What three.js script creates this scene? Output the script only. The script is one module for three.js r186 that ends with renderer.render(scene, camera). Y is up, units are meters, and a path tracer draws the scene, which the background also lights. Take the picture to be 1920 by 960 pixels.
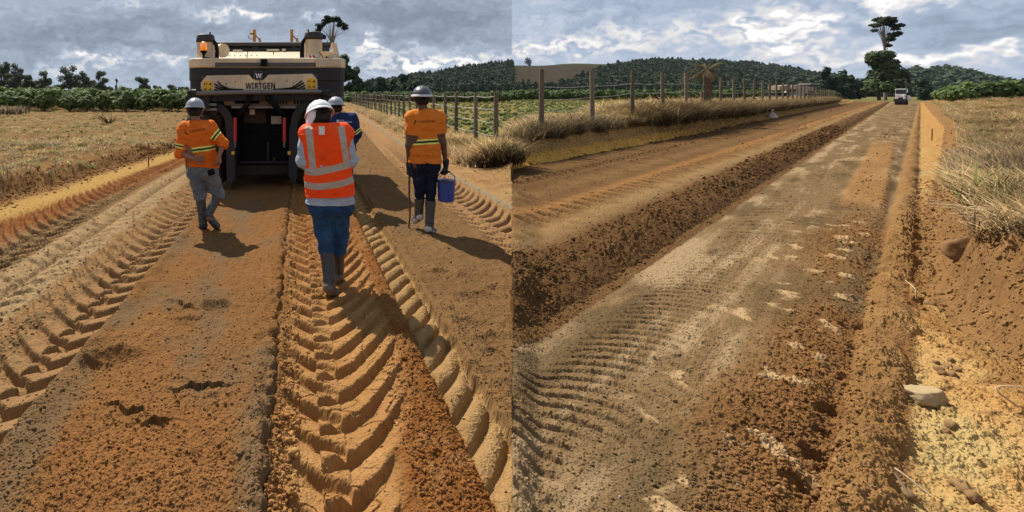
import * as THREE from 'three';
import { mergeGeometries, mergeVertices, toCreasedNormals } from 'three/addons/utils/BufferGeometryUtils.js';
import { RoundedBoxGeometry } from 'three/addons/geometries/RoundedBoxGeometry.js';
import { FontLoader } from 'three/addons/loaders/FontLoader.js';
import { TextGeometry } from 'three/addons/geometries/TextGeometry.js';

// ---------------------------------------------------------------- camera, sky, sun, exposure
const FOCAL = 1000, PX = 560, PY = 178, EYE = 1.75;          // pixels of the 1920 x 960 photograph; metres
const scene = new THREE.Scene();
const camera = new THREE.PerspectiveCamera(2 * Math.atan(782 / FOCAL) * 180 / Math.PI, 2720 / 1564, 0.1, 9000);
camera.setViewOffset(2720, 1564, 800, 604, 1920, 960);
camera.position.set(0, EYE, 0);
camera.lookAt(0, EYE, -10);
scene.add(camera);

const renderer = new THREE.WebGLRenderer({ antialias: true });
renderer.toneMapping = THREE.LinearToneMapping;
renderer.toneMappingExposure = 1.45;
renderer.shadowMap.enabled = true;
renderer.shadowMap.type = THREE.PCFSoftShadowMap;

const sun = new THREE.DirectionalLight(new THREE.Color().setRGB(1, 0.93, 0.82), 5.0);
sun.position.set(-0.62 * 60, 1.55 * 60, -1.08 * 60 - 8);
sun.target.position.set(0, 0, -8);
sun.castShadow = true;
sun.shadow.mapSize.set(4096, 4096);
Object.assign(sun.shadow.camera, { left: -40, right: 40, top: 40, bottom: -40, near: 1, far: 300 });
scene.add(sun, sun.target);

// ---------------------------------------------------------------- small maths
const clamp = (x, a = 0, b = 1) => x < a ? a : x > b ? b : x;
const lerp = (a, b, t) => a + (b - a) * t;
const step = (a, b, x) => { const t = clamp((x - a) / (b - a)); return t * t * (3 - 2 * t); };
const gauss = (x) => Math.exp(-x * x);
function rng(seed) { let a = seed >>> 0; return () => { a = (a + 0x6D2B79F5) >>> 0; let t = a; t = Math.imul(t ^ (t >>> 15), t | 1); t ^= t + Math.imul(t ^ (t >>> 7), t | 61); return ((t ^ (t >>> 14)) >>> 0) / 4294967296; }; }
const PERM = new Uint16Array(2048), GX = new Float32Array(1024), GY = new Float32Array(1024);
{ const r = rng(77); const p = [...Array(1024).keys()]; for (let i = 1023; i > 0; i--) { const j = Math.floor(r() * (i + 1)); [p[i], p[j]] = [p[j], p[i]]; }
  for (let i = 0; i < 2048; i++) PERM[i] = p[i & 1023]; for (let i = 0; i < 1024; i++) { const a = r() * 6.28318; GX[i] = Math.cos(a); GY[i] = Math.sin(a); } }
function noise(x, y) {                                         // gradient noise, about -0.7 .. 0.7
  const xi = Math.floor(x), yi = Math.floor(y), fx = x - xi, fy = y - yi, X = xi & 1023, Y = yi & 1023;
  const u = fx * fx * fx * (fx * (fx * 6 - 15) + 10), v = fy * fy * fy * (fy * (fy * 6 - 15) + 10);
  const a = PERM[X + PERM[Y]], b = PERM[((X + 1) & 1023) + PERM[Y]], c = PERM[X + PERM[(Y + 1) & 1023]], d = PERM[((X + 1) & 1023) + PERM[(Y + 1) & 1023]];
  const n0 = GX[a] * fx + GY[a] * fy, n1 = GX[b] * (fx - 1) + GY[b] * fy, n2 = GX[c] * fx + GY[c] * (fy - 1), n3 = GX[d] * (fx - 1) + GY[d] * (fy - 1);
  return n0 + u * (n1 - n0) + v * (n2 - n0 + u * (n0 - n1 - n2 + n3));
}
function fbm(x, y, o) { let s = 0, a = 1, t = 0; for (let i = 0; i < o; i++) { s += a * noise(x, y); t += a; a *= 0.5; x = x * 2.03 + 17.3; y = y * 2.03 + 9.1; } return s / t * 1.6; }
function billow(x, y, o) { let s = 0, a = 1, t = 0; for (let i = 0; i < o; i++) { s += a * Math.abs(noise(x, y)); t += a; a *= 0.55; x = x * 2.07 + 5.7; y = y * 2.07 + 3.3; } return s / t * 2.2; }
const h2 = (i, j) => { let n = Math.imul(i | 0, 374761393) + Math.imul(j | 0, 668265263); n = Math.imul(n ^ (n >>> 13), 1274126177); return ((n ^ (n >>> 16)) >>> 0) / 4294967296; };
// the point at depth d seen at pixel (px, py): used to read positions off the photograph
const at = (px, py, d) => [(px - PX) / FOCAL * d, EYE - (py - PY) / FOCAL * d, -d];
const onGround = (px, py, h = 0) => { const d = (EYE - h) * FOCAL / (py - PY); return [(px - PX) / FOCAL * d, d]; };

// ---------------------------------------------------------------- sky
{
  const W = 4096, H = 2048, data = new Float32Array(W * H * 4);
  // cloud masses: azimuth and elevation (degrees), half sizes, how much lighter or darker
  const deg = Math.PI / 180;
  const blob = (px, py, rx, ry, v) => { const t = (px - PX) / FOCAL, az = Math.atan(t), e = Math.atan((PY - py) / FOCAL * Math.cos(az)); return [az / deg, e / deg, rx / FOCAL / (1 + t * t) / deg, ry / FOCAL / Math.sqrt(1 + t * t) / deg, v]; };
  const left = [
    blob(60, 85, 170, 45, -.16), blob(280, 60, 150, 45, -.17), blob(520, 20, 150, 22, -.12), blob(800, 45, 170, 42, -.2), blob(700, 20, 200, 30, -.12), blob(880, 80, 110, 16, -.1),
    blob(150, 100, 40, 14, .28), blob(200, 108, 90, 14, .2), blob(250, 8, 60, 16, .12), blob(270, 65, 20, 14, .13), blob(110, 128, 80, 14, .17), blob(330, 112, 40, 9, .16), blob(470, 24, 55, 12, .38), blob(590, 28, 30, 14, .35), blob(380, 22, 40, 12, .2),
    blob(700, 80, 30, 18, .34), blob(740, 95, 80, 12, .12), blob(780, 122, 50, 9, .28), blob(880, 112, 90, 10, .24), blob(690, 125, 120, 25, .08), blob(860, 90, 60, 5, .14),
  ];
  const right = [
    blob(1000, 30, 80, 50, .02), blob(1200, 5, 250, 10, -.1), blob(1560, 20, 50, 22, -.1), blob(1800, 60, 130, 32, -.13), blob(1880, 40, 90, 25, -.09), blob(1640, 45, 40, 22, -.08),
    blob(1500, 45, 90, 40, .18), blob(1420, 55, 70, 35, .2), blob(1680, 10, 60, 20, .28), blob(1470, 85, 60, 30, .12), blob(1100, 85, 180, 22, .12), blob(1250, 60, 150, 16, .08), blob(1740, 102, 90, 9, .26), blob(1880, 92, 60, 6, .26), blob(1600, 112, 120, 14, .12), blob(1770, 18, 30, 8, .18), blob(1020, 92, 70, 14, .12), blob(1800, 125, 140, 14, .04),
  ];
  const seam = Math.atan((960 - PX) / FOCAL) / deg;
  for (let j = 0; j < H; j++) {
    const el = ((j + 0.5) / H - 0.5) * 180, ce = Math.cos(el * deg), se = Math.sin(el * deg);
    for (let i = 0; i < W; i++) {
      const o = (j * W + i) * 4; data[o + 3] = 1;
      if (el <= -0.3) { data[o] = .30; data[o + 1] = .26; data[o + 2] = .22; continue; }
      // three.js: u = atan2(z, x) / 2pi + 0.5
      const phi = ((i + 0.5) / W - 0.5) * 2 * Math.PI, x = Math.cos(phi) * ce, z = Math.sin(phi) * ce;
      const az = Math.atan2(x, -z) / deg;
      const k = 1 / (Math.max(se, 0) + 0.10), qx = x * k, qz = z * k;
      const w1 = noise(qx * .9 + 3, qz * .9 + 1), w2 = noise(qx * .9 + 40, qz * .9 + 7);
      const big = fbm(qx * .75 + w1 * .8, qz * .75 + w2 * .8, 3);
      const det = fbm(qx * 2.6 + w1 + az * .02, qz * 2.6 + w2 - el * .25, 6);
      let v = .34 + big * .12 + det * .09;
      if (el < 22 && Math.abs(az - 12) < 60) {
        const wx = az + noise(az * .35, el * .6) * 2.6 + noise(az * .9 + 9, el * 1.6) * 1.3 + noise(az * 2.4, el * 4 + 5) * .5, wy = el + noise(az * .35 + 50, el * .6) * 1.3 + noise(az * 1.1 + 20, el * 1.9) * .7 + noise(az * 3 + 2, el * 5) * .28;
        let a = 0; for (const b of az < seam ? left : right) { const ux = (wx - b[0]) / b[2], uy = (wy - b[1]) / b[3], r = ux * ux + uy * uy; if (r < 6) a += b[4] * Math.exp(-r); }
        const puff = fbm(wx * .55 + 3, wy * 1.25, 6), tex = step(-.40, .30, puff) * 2.0;
        v = lerp(v, (az < seam ? .335 : .38) + big * .04 + det * .05 + puff * .075 + .04 * fbm(wx * 2.2, wy * 4.4, 4), step(22, 13, el)) + a * (a > 0 ? tex * .8 : .52) * step(22, 12, el);
      }
      v = Math.max(v, .10);
      const t = clamp((v - .17) / .43);                            // cloud shade to sunlit cloud
      const warm = step(.45, .9, t);
      const kx = az >= seam && el < 16 && Math.abs(az - 12) < 60 ? 1 : .6;
      data[o] = v * lerp(lerp(.86, .77, kx * step(.7, .2, t)), 1.02, warm); data[o + 1] = v * lerp(lerp(.975, .94, kx * step(.55, .15, t)), 1.0, warm); data[o + 2] = v * lerp(lerp(1.14, 1.22, kx), 1.0, warm);
    }
  }
  const sky = new THREE.DataTexture(data, W, H, THREE.RGBAFormat, THREE.FloatType);
  sky.mapping = THREE.EquirectangularReflectionMapping; sky.magFilter = THREE.LinearFilter; sky.needsUpdate = true;
  scene.background = sky; scene.environment = sky;
}

// ---------------------------------------------------------------- naming helpers
const taken = {};
function numbered(name) { const n = taken[name] = (taken[name] ?? -1) + 1; return n ? name + '_' + String(n).padStart(3, '0') : name; }
function tag(o, label, category, group, kind) { if (label) o.userData.label = label; if (category) o.userData.category = category; if (group) o.userData.group = group; if (kind) o.userData.kind = kind; return o; }
function mesh(name, geometry, material, parent) {
  const m = new THREE.Mesh(geometry, material); m.castShadow = m.receiveShadow = true;
  m.name = parent ? name : numbered(name); (parent ?? scene).add(m); return m;
}
function thing(name, label, category, [x, y, z] = [0, 0, 0], turn = 0, group) {
  const g = new THREE.Group(); g.name = numbered(name); g.position.set(x, y, z); g.rotation.y = turn; scene.add(g); return tag(g, label, category, group);
}
const rgb = (r, g, b) => new THREE.Color().setRGB(r, g, b);
function std(r, g, b, rough = .8, more = {}) { return new THREE.MeshPhysicalMaterial({ color: rgb(r, g, b), roughness: rough, specularIntensity: rough > .8 ? .2 : rough > .55 ? .6 : 1, ...more }); }

// ---------------------------------------------------------------- the ground: two dirt roads that fork in front of the camera, with a fenced field between
// x is to the right, d is metres ahead of the camera. The left road runs along d; the right one runs off at 48 degrees (s along it, t across it).
const RS = .749, RC = .6627, SEAM = .4;
const leftEdge = (d) => d < 60 ? -4.73 + .1 * (d - 8.45) : .425 + .06 * (d - 60);
const bend = (d) => d < 9 ? 0 : d < 15 ? .06 * (d - 9) * (d - 9) / 12 : .06 * (d - 12);
const fenceX = (d) => 5.1 + .044 * (d - 13.8);
const bankR = (s) => s < 5.6 ? .51 + (5.6 - s) * .25 : s < 7 ? lerp(.51, .17, (s - 5.6) / 1.4) : s < 11 ? .18 : s < 22 ? lerp(.18, .66, (s - 11) / 11) : s < 44 ? lerp(.66, 1.5, (s - 22) / 22) : 1.5 + (s - 44) * .012;
// the print of a cleated tyre: q > 0 right of its middle. Returns relief in metres around the rut's floor
const PITCH = .258;
function cleat(q, d, phase, wide = .3, round = false) {
  const half = (side) => {
    const a = q * side + .065; if (a < 0) return null;
    const path = .28 * a + 1.35 * a * a + .02 * noise(q * 5 + side, d * 2.3);
    let p = (d - path - phase - (side < 0 ? .42 * PITCH : 0)) / PITCH; p -= Math.floor(p);
    const down = Math.min(step(-.02, .16, p), 1 - step(wide - .02, wide + .10, p)) * step(0, .012, a) * (1 - .72 * step(.14, .40, a));
    const r = (p - (wide + 1) / 2) / ((1 - wide) / 2);
    return { down, bulge: p > wide - .03 ? (round ? Math.sqrt(Math.max(0, 1 - r * r * .96)) : step(wide - .03, wide + .16, p) * (1 - .75 * Math.max(0, (p - wide) / (1 - wide)) ** 1.6)) : 0 };
  };
  const R = half(1), L = half(-1);
  let down = 0, bulge = 0;
  if (R) { down = Math.max(down, R.down); bulge = R.bulge; }
  if (L) { down = Math.max(down, L.down); bulge = R ? Math.max(bulge, L.bulge) : L.bulge; }
  const worn = .55 + .6 * step(-.5, .25, noise(q * 4 + phase * 50, d * 1.9) + .35 * noise(q * 13, d * 11));
  return [down * worn, bulge * (.4 + .6 * worn)];
}
// hollows and scuffs read off the photograph: x, d, radius across, radius along, depth
const pits = [];
const pit = (px, py, rx, rd, depth, h = .09) => { const [x, d] = onGround(px, py, h); pits.push([x, d, rx, rd, depth, 0]); };
pit(405, 572, .13, .10, .05); pit(355, 600, .1, .07, .03); pit(215, 668, .17, .10, .06); pit(175, 682, .08, .1, .045); pit(590, 590, .05, .04, .02);
pit(860, 520, .16, .1, .03); pit(905, 560, .2, .14, .035); pit(890, 612, .13, .12, .035); pit(940, 640, .15, .12, .035); pit(830, 512, .12, .08, .03); pit(900, 700, .12, .1, .03); pit(935, 545, .12, .1, .03); pit(930, 660, .1, .08, .04);
for (const [px, py] of [[1664, 462], [1660, 478], [1657, 496], [1650, 515], [1645, 540], [1632, 575], [1625, 612], [1610, 650], [1580, 705], [1560, 770], [1530, 850], [1500, 905]]) pit(px, py, .075, .06, .075, 0);
for (const [px, py] of [[1590, 610], [1550, 690], [1600, 560], [1545, 810]]) pit(px, py, .05, .04, .04, 0);
for (const [px, py] of [[1805, 505], [1752, 545], [1745, 430], [1762, 385]]) pit(px, py, .12, .1, .05, .1);
// lifted crusts: px, py of both ends of a crack that crosses the road
const cracks = [[[300, 742], [452, 718]], [[190, 755], [285, 790]], [[520, 640], [590, 628]], [[310, 560], [380, 585]], [[250, 800], [330, 790]]].map(([a, b]) => [...onGround(...a, .09), ...onGround(...b, .09)]);
const G = { h: 0, r: 0, g: 0, b: 0, zone: 0 };
let CR = 0, CG = 0, CB = 0;
const paint = (r, g, b, k = 1) => { CR += (r - CR) * k; CG += (g - CG) * k; CB += (b - CB) * k; };
function ground(x, d) {
  const u = x / d, far = step(25, 70, d);
  const n1 = fbm(x * .55, d * .55, 3), n2 = fbm(x * 2.3 + 9, d * 2.3, 3), n3 = d < 40 ? lerp(fbm(x * 9 + 3, d * 9, 2), noise(x * 7 + 3, d * 7), step(6, 12, d)) * step(40, 25, d) : 0;
  const la = step(15, 8, d), lump = d < 15 ? .35 + la * (billow(x * 14, d * 14, d < 6 ? 3 : 2) - .35) * (.4 + .75 * step(-.35, .45, n1 + .8 * n2)) : .35, fine = d < 6 ? (noise(x * 70, d * 70) + .6 * noise(x * 140 + 5, d * 140)) * step(6, 3.5, d) : 0;
  const rgh = .25 + .8 * step(-.35, .45, n1 + .8 * n2);
  const clod = d < 9 ? Math.max(0, billow(x * 24 + 7, d * 24, 2) - .42) * step(9, 5, d) * rgh : 0;
  let h, zone;
  const split = SEAM + .004 * n2 + .0015 * n3;
  const fieldH = lerp(.16, .72, step(.33, .46, u)) * lerp(1, .75, far) + .05 * step(.46, .9, u);   // the field between the fences
  if (u < split) {
    const c = bend(d), X = x - c, e = leftEdge(d) + n1 * .12 + n2 * .06, fx = fenceX(d);
    if (x < e) {                                                     // bank, then the dry field on the left
      zone = 2;
      const up = step(0, .5 + .25 * n2, e - x);
      const field = .32 + .05 * n2 + .10 * n1 + .03 * n3 + .05 * step(.4, .75, lump) * (d < 25 ? 1 : 0);
      h = up * field + (1 - up) * .08 * Math.max(0, n2 + .2) + (1 - up) * .02 * lump;
      paint(.33, .19, .09); paint(.25, .13, .058, step(-.2, .4, n3 + n2 * .6) * .6);
      const top = step(.4, .9, e - x + .2 * n2);
      paint(.30, .20, .10, top * step(-.5, .3, n1 + n2 * .6)); paint(.26, .13, .058, top * step(.05, .45, n2 - n1 * .5 + .1) * .8); paint(.20, .195, .075, top * step(-.1, .35, -n2 + n3 * .3) * .8); paint(.40, .29, .15, top * step(.2, .5, n1 - n3 * .3) * .6);
      paint(.16, .10, .05, top * step(.1, .5, n3) * .5);
    } else if (X < 3.3 && d < 150) {                                  // the road
      zone = 0;
      const w = X - (e - c);                                          // distance from the left bank
      h = .01 * n2; paint(.215, .118, .052);
      if (X < -1.43) {
        // several passes of wheels left of the milled strip
        const [d1, b1] = cleat(X + 1.62 + (X < -1.62 ? 0 : .02), d, .1, .34);
        const rough = step(-1.66, -1.85, X);
        const pale = Math.max(gauss((X + 2.32 - .03 * n2) / .14), gauss((X + 2.66 - .03 * n2) / .12));
        const dark = gauss((X + 3.12) / .3);
        h = .045 - .055 * d1 * step(-2.3, -2.05, X) + .024 * b1 * step(-2.3, -2.0, X) + rough * (.03 * lump + .04 * Math.max(0, n3) * step(-2.6, -1.7, X)) + .04 * pale - .05 * gauss((X + 2.49) / .05);
        const [d2, b2] = cleat(X + 3.12, d, .05, .36), T2 = step(-2.72, -2.84, X) * step(.5, .9, w), [d3, b3] = cleat(X + 2.5, d, .11, .3), T3 = pale * step(-2.15, -2.3, X); h += T2 * (.045 * b2 - .045 * d2 + .02 * n3) + T3 * (.02 * b3 - .03 * d3) * step(-.4, .3, n2 + .2);
        h -= .015 * step(-2.75, -2.9, X);
        paint(.30, .165, .078, .9); paint(.40, .25, .135, .6);
        const soilMix = noise(x * 3.3 + 40, d * 3.3) + .5 * noise(x * 8 + 7, d * 8 + 31); paint(.23, .155, .085, rough * step(-.05, .35, soilMix) * .7);
        paint(.46, .33, .20, .85 * step(-2.12, -2.22, X + .05 * n2) * step(-2.86, -2.76, X + .05 * n2) * step(-.6, .1, n2 + .4 - .4 * n3)); paint(.26, .175, .10, dark * .7);
        const red = step(1.75, 1.3, w) * step(.75, .95, w), yel = step(.06, .3, w + n2 * .1) * step(1.05, .78, w + n2 * .12);
        paint(.29, .115, .042, red * .9); paint(.52, .335, .125, yel * .92); paint(.30, .16, .07, step(.28, .05, w + .15 * n2) * .9);
        h += red * .025 * lump - .01 * yel + step(.3, 0, w) * .05 * Math.max(0, n3 + .2);
      } else if (X < -.13 + .05 * n3) {                               // the milled strip between the ruts
        const side = Math.min(step(-1.47, -1.4, X + .015 * n3), step(-.1, -.17, X - .05 * n3));
        const m = step(.0, .32, fbm(x * 1.1 + 30, d * .55, 4) + .10 - .25 * gauss((X + .3) / .25));
        h = .09 * side + .02 * n1 + .016 * n2 + (1 - m * .5) * (.016 * lump + .014 * clod) + .006 * fine + .008 * n3 + .04 * gauss((X + 1.36 + .02 * n3) / .06) * (.5 + n2) + .035 * gauss((X + .2 - .03 * n3) / .08) * (.6 + n2 + n3);
        paint(.25, .130, .056); paint(.315, .148, .058, step(-.3, .5, n1 - n2 * .3) * .8); paint(.195, .138, .085, m * .8); paint(.155, .115, .075, m * step(.1, .4, n2) * .6); paint(.32, .165, .07, step(.2, .55, n2 + n3 * .3) * .5); paint(.16, .085, .038, step(.1, .5, n3 - n2 * .5) * .4);
        for (const [ax, ad, bx, bd] of cracks) {
          const lx = bx - ax, ld = bd - ad, q = ((x - ax) * lx + (d - ad) * ld) / (lx * lx + ld * ld); if (q < 0 || q > 1) continue;
          const off = d - (ad + ld * q) + .05 * noise(x * 14, 3 + ad) + .03 * noise(x * 40, ad), k = Math.sin(q * Math.PI);
          h += k * (off > 0 ? .028 * Math.exp(-off / .12) : -.008 * Math.exp(off / .05));
          const o2 = off + .09; h += k * .012 * (o2 > 0 && o2 < .1 ? 1 - o2 / .1 : 0) * step(-.1, .2, noise(x * 9, 8));
        }
      } else if (X < .66) {                                            // the deep rut
        const q = X - .17, [dn, bl] = cleat(q, d, .085, .27);
        const edge = step(-.03, .08, X + .14 - .05 * n3 - .03 * n2);      // crumbling left side
        const print = step(.0, .1, X + .12 - .03 * n3 - .03 * n2);
        let up = .075 * q * q / .16;                                    // the rut is a shallow trough
        h = (1 - edge) * (.09 + .03 * lump) + edge * (up + .042 * bl * print * (d > 9 ? .5 : 1) - .040 * dn * print + (1 - print) * .05 * lump) + .004 * n3 + .0022 * fine;
        const crack = Math.abs(noise(x * 6 + 2, d * 9)), ck = step(.05, .0, crack) * step(-.1, .2, noise(x * 2.2, d * 2.2) + .15) * print * (1 - dn);
        h -= .02 * ck; h += .005 * n3 + .006 * n2;
        paint(.43, .235, .10); paint(.50, .30, .14, step(-.2, .5, n2 + n3 * .4) * .6); paint(.36, .17, .065, step(.2, .6, n3 - n2 * .3) * .55); paint(.30, .15, .06, (1 - print) * .7);
        paint(.33, .115, .036, step(4.2, 6.5, d) * .55 * step(-.2, .4, n2 + .2) * print);
        const spill = step(.0, .12, X - .58 + .20 * step(3.4, 2.2, d) + .06 * n2 + .04 * n3 + .06 * step(6, 9, d));   // loose red soil slides in from the ridge
        h = lerp(h, .05 + .05 * step(.3, .6, X) + .03 * lump + .025 * clod, spill); paint(.27, .118, .042, spill); paint(.19, .075, .026, spill * step(.1, .5, n3) * .6); paint(.36, .19, .08, spill * step(.1, .5, n2 - n3) * .5);
      } else if (X < .79 + .03 * n3 + .03 * n2) {                                 // the ridge
        h = .10 * Math.sqrt(Math.max(0, 1 - ((X - .70) / .105) ** 2)) + .02 + .035 * lump + .025 * clod + .004 * fine;
        paint(.26, .112, .038); paint(.19, .075, .026, step(.0, .4, n3) * .7); paint(.35, .19, .085, step(.0, .4, n2 + n3 * .4) * .6);
      } else if (X < 1.10) {                                            // the second print, half hidden
        const [dn, bl] = cleat(X - .52, d, .17, .2, true);
        const wall = step(1.03, 1.06, X + .025 * n3 + .015 * n2), toe = step(.77, .83, X), soil = step(2.6, 2.35, d + .25 * n2);
        h = (1 - wall) * (.06 * bl * toe * (1 - step(.95, 1.06, X) * .6) - .02 * dn + .01) + wall * (.10 + .02 * lump) + .003 * n3 + .0015 * fine + .006 * soil * lump;
        paint(.40, .255, .125); paint(.48, .31, .155, .35 * step(-.2, .4, n2 + .3)); paint(.24, .14, .066, wall); paint(.25, .14, .06, step(.3, .6, n3) * .3); paint(.30, .11, .035, (1 - toe) * .9);
      } else if (X < 2.17 + .02 * n3) {                                 // trodden strip
        h = .095 + .018 * n1 + .016 * n2 + .018 * lump + .014 * clod + .005 * fine + .01 * n3 + .03 * gauss((X - 1.12) / .06) * (.4 + n2) + .03 * gauss((X - 2.12) / .05) * (.5 + n2);
        paint(.225, .132, .065); paint(.29, .17, .083, step(-.1, .5, n2) * .6); paint(.185, .105, .05, step(.05, .5, n3 - n1) * .5); paint(.16, .13, .08, step(.15, .5, n1 - n3 * .2) * .4);
      } else if (X < 2.99) {                                            // the third print
        const [dn, bl] = cleat(X - 2.44, d, .02, .3, true), side = step(2.16, 2.22, X);
        h = lerp(.1, .02 + .05 * bl - .035 * dn, side * step(3.0, 2.93, X + .01 * n3)) + .05 * step(2.7, 3.0, X) + .003 * n3 + .002 * fine;
        paint(.39, .235, .125); paint(.46, .29, .155, .3 * step(-.2, .4, n3)); paint(.28, .16, .08, step(.1, .5, n3 + n2) * .5);
      } else {                                                          // grey gravel lip
        h = .10 + .03 * lump + .03 * clod; paint(.33, .28, .22); paint(.2, .17, .13, step(.0, .4, n3) * .7); paint(.42, .27, .14, step(3.1, 3.2, X + .05 * n3));
      }
    } else {                                                             // sandy verge, grass under the fence, the field behind
      zone = x > fx - .3 ? 3 : 1;
      const g = step(fx - 1.3, fx - .2, x + .5 * n2 - .1);
      h = lerp(.10, fieldH, step(fx - 1.1, fx + .6, x)) + .03 * n2 + .03 * n1 + .02 * lump * (1 - g) + .01 * n3 + (zone === 3 ? .05 * n3 : 0);
      paint(.40, .245, .125); paint(.48, .33, .18, step(-.1, .4, n2) * .7); paint(.30, .15, .07, step(.05, .4, n3 + n1 * .5) * .6); paint(.2, .13, .07, step(.2, .5, n3) * .5);
      paint(.33, .215, .10, g * .85); paint(.19, .13, .06, g * step(.0, .4, n3) * .6);
      const fld = step(fx + .2, fx + 1.5, x);
      paint(.28, .215, .095, fld); paint(.18, .195, .06, fld * step(-.2, .3, n2 + n1 * .3) * .8);
    }
  } else {
    const s = x * RS + d * RC, t = x * RC - d * RS, e = -6.05 + .12 * n1 + .1 * n2 - .012 * Math.max(0, s - 30), b = bankR(s) + .06 * n2 + .03 * n3 + .05 * n1;
    if (s > 190) { zone = 4; h = .25 + .1 * n1; paint(.22, .2, .08); }
    else if (t < e) {                                                    // yellow cut bank and the field on top of it
      const H = lerp(fieldH, .62, step(18, 55, s)), ev = e - t;
      zone = ev > .9 ? 3 : 1;
      const edge0 = .42 + .12 * n2, up = .30 * step(0, edge0 + .05, ev) + .70 * step(edge0 - .05, edge0 + .35, ev), over = step(edge0 + .1, edge0 + .3, ev + .1 * n2);
      h = H * up * lerp(.86, 1, step(.6, 1.2, ev)) + .05 * over * n2 + .06 * over * step(1.6, .7, ev) * Math.max(0, n3 + .2) + .02 * lump * (d < 30 ? 1 : 0) + (ev > 1.2 ? .04 * n3 : 0);
      paint(.90, .55, .16); paint(.72, .37, .10, step(-.1, .4, n3) * .6); paint(.50, .30, .14, step(24, 34, s) * .8);
      const root = step(-.06, .03, ev - edge0 + .08 * n2 + .07 * n3); paint(.58, .37, .16, root); paint(.50, .33, .17, root * step(.1, .5, n2) * .5);
      const fld = step(1.1, 2.3, ev + .4 * n2);
      paint(.30, .215, .10, step(.8, 1.3, ev) * .7); paint(.27, .215, .09, fld); paint(.17, .19, .055, fld * step(-.25, .3, n2 + n1 * .4) * .85);
    } else if (t < b) {
      zone = 5; h = .012 * n2; paint(.235, .14, .068);
      const nr = step(60, 20, s);
      const tr = (c, w) => gauss((t - c - .03 * n1) / w);
      if (t < -1.7) {
        paint(.175, .098, .046); paint(.205, .125, .062, step(-.2, .4, n2 - n1) * .5); paint(.27, .165, .08, gauss((t + 4.25) / .22) * .6 * step(-.3, .4, n2 + .2));
        // two narrow tracks with block prints
        let p = (s + .03 * n2) / .42; p -= Math.floor(p); const blk = Math.min(step(0, .15, p), step(.75, .6, p));
        const A = tr(-5.02, .17), B = tr(-3.5, .24);
        let p2 = (s - .6 * Math.abs(t + 3.5) + .03 * n2) / .40; p2 -= Math.floor(p2); const chev = Math.min(step(0, .3, p2), step(1, .8, p2));
        h += .02 * lump + .018 * clod * 1.5 + .05 * gauss((t + 4.72) / .1) * (.4 + n3) + .16 * A * (blk - .6) + .13 * B * (chev - .6) + .035 * gauss((t + 6.25) / .15) * (.5 + n3);
         
        paint(.38, .205, .09, B * .8); paint(.38, .245, .125, gauss((t + 3.02) / .22) * .85 * step(-.4, .3, n2 + .25)); paint(.30, .21, .12, gauss((t + 2.85) / .1) * .4);
        // the windrow of loose dark soil
        const wv = t + 2.22 + .06 * n1 + .05 * n2 + .03 * n3, W = Math.max(0, 1 - (wv / .41) ** 2);
        if (W > 0) { h += .16 * W * (.9 + .5 * n2 + .3 * n1) + Math.sqrt(W) * (.045 * lump + .05 * clod + .035 * n3 + .05 * n2 * step(6, 10, d) + .04 * noise(x * 3.1, d * 3.1) * step(6, 10, d)); const wk = step(0, .3, W + .15 * n3); paint(.148, .082, .040, wk); paint(.115, .063, .03, step(.0, .4, n3) * .6 * wk); paint(.215, .125, .06, step(.1, .5, n2) * .5 * wk); }
      } else {
        // the smoothed lane: pale smears, grey patches, one fine track, a reddish margin
        const smear = fbm(t * 2.4 + 7, s * .5, 4), grey = fbm(t * 1.5 + 60, s * .55 + 4, 4);
        const streak = fbm(t * 11 + 3, s * .35, 3);
        paint(.255, .172, .098); paint(.50, .375, .25, step(.05, .5, smear + .45 * streak + .42 * gauss((t + 1.58) / .13) + .06 * nr * gauss((t + 1.15) / .2)) * .75); paint(.18, .115, .06, step(.1, .45, -smear * .8 + streak * .6 - .1) * .7);
        paint(.15, .105, .058, step(.02, .32, grey + .25 * streak + .22 * gauss((t + 1.42) / .1) * step(9, 5, s) + .25 * gauss((t + .72) / .13) * step(6, 8, s) * step(22, 14, s) - .3 * gauss((t + 1.15) / .2)) * .85);
        const rim = step(-.85, -.35, t + .2 * n1 + .1 * n2) * step(13, 9, s);
        paint(.255, .132, .056, rim * .9); paint(.19, .10, .044, rim * step(.0, .4, n2 + n3 * .4) * .75); paint(.155, .115, .066, rim * step(.15, .45, grey) * .7);
        // pale flakes pressed into the margin
        const fl = step(.24, .42, fbm(x * 3.6 + 80, d * 3.6, 4)) * step(-1.3, -.8, t) * step(-.2, -.35, t) * step(13, 9, s); paint(.62, .45, .28, fl * .8);
        const T = Math.max(0, 1 - ((t + 1.13 - .08 * n1) / .40) ** 4), tw = t + 1.13;
        const far2 = s > 8.5; let p = (s + 1.5 * tw * tw - .25 * tw + .03 * n2 + .02 * n3) / (far2 ? .30 : .135); p -= Math.floor(p);
        const cut = Math.max(0, Math.min(step(0, .18, p), step(.5, .3, p))) * T * step(-.25, .2, n2 + .5 * n1 + .15) * step(44, 26, s);
        h += .012 * n1 + (.010 + .022 * rim) * lump + .012 * clod * (1 + rim) + .006 * n3 - (far2 ? .04 : .028) * cut + .006 * T + .008 * fl + .0025 * fine;
        
        // ribbed orange margin further on
        let p3 = (s + .2 * t) / .35; p3 -= Math.floor(p3); const rib = step(11.5, 12.5, s + n1) * step(34, 24, s) * step(-.75, -.6, t) * step(-.12, -.22, t);
        h += rib * .035 * Math.min(step(0, .3, p3), step(1, .6, p3)); paint(.40, .22, .095, rib * .7);
        const c = -.17 + .0155 * s, dk = gauss((t - c + .15) / .07); h -= .03 * dk;
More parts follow.
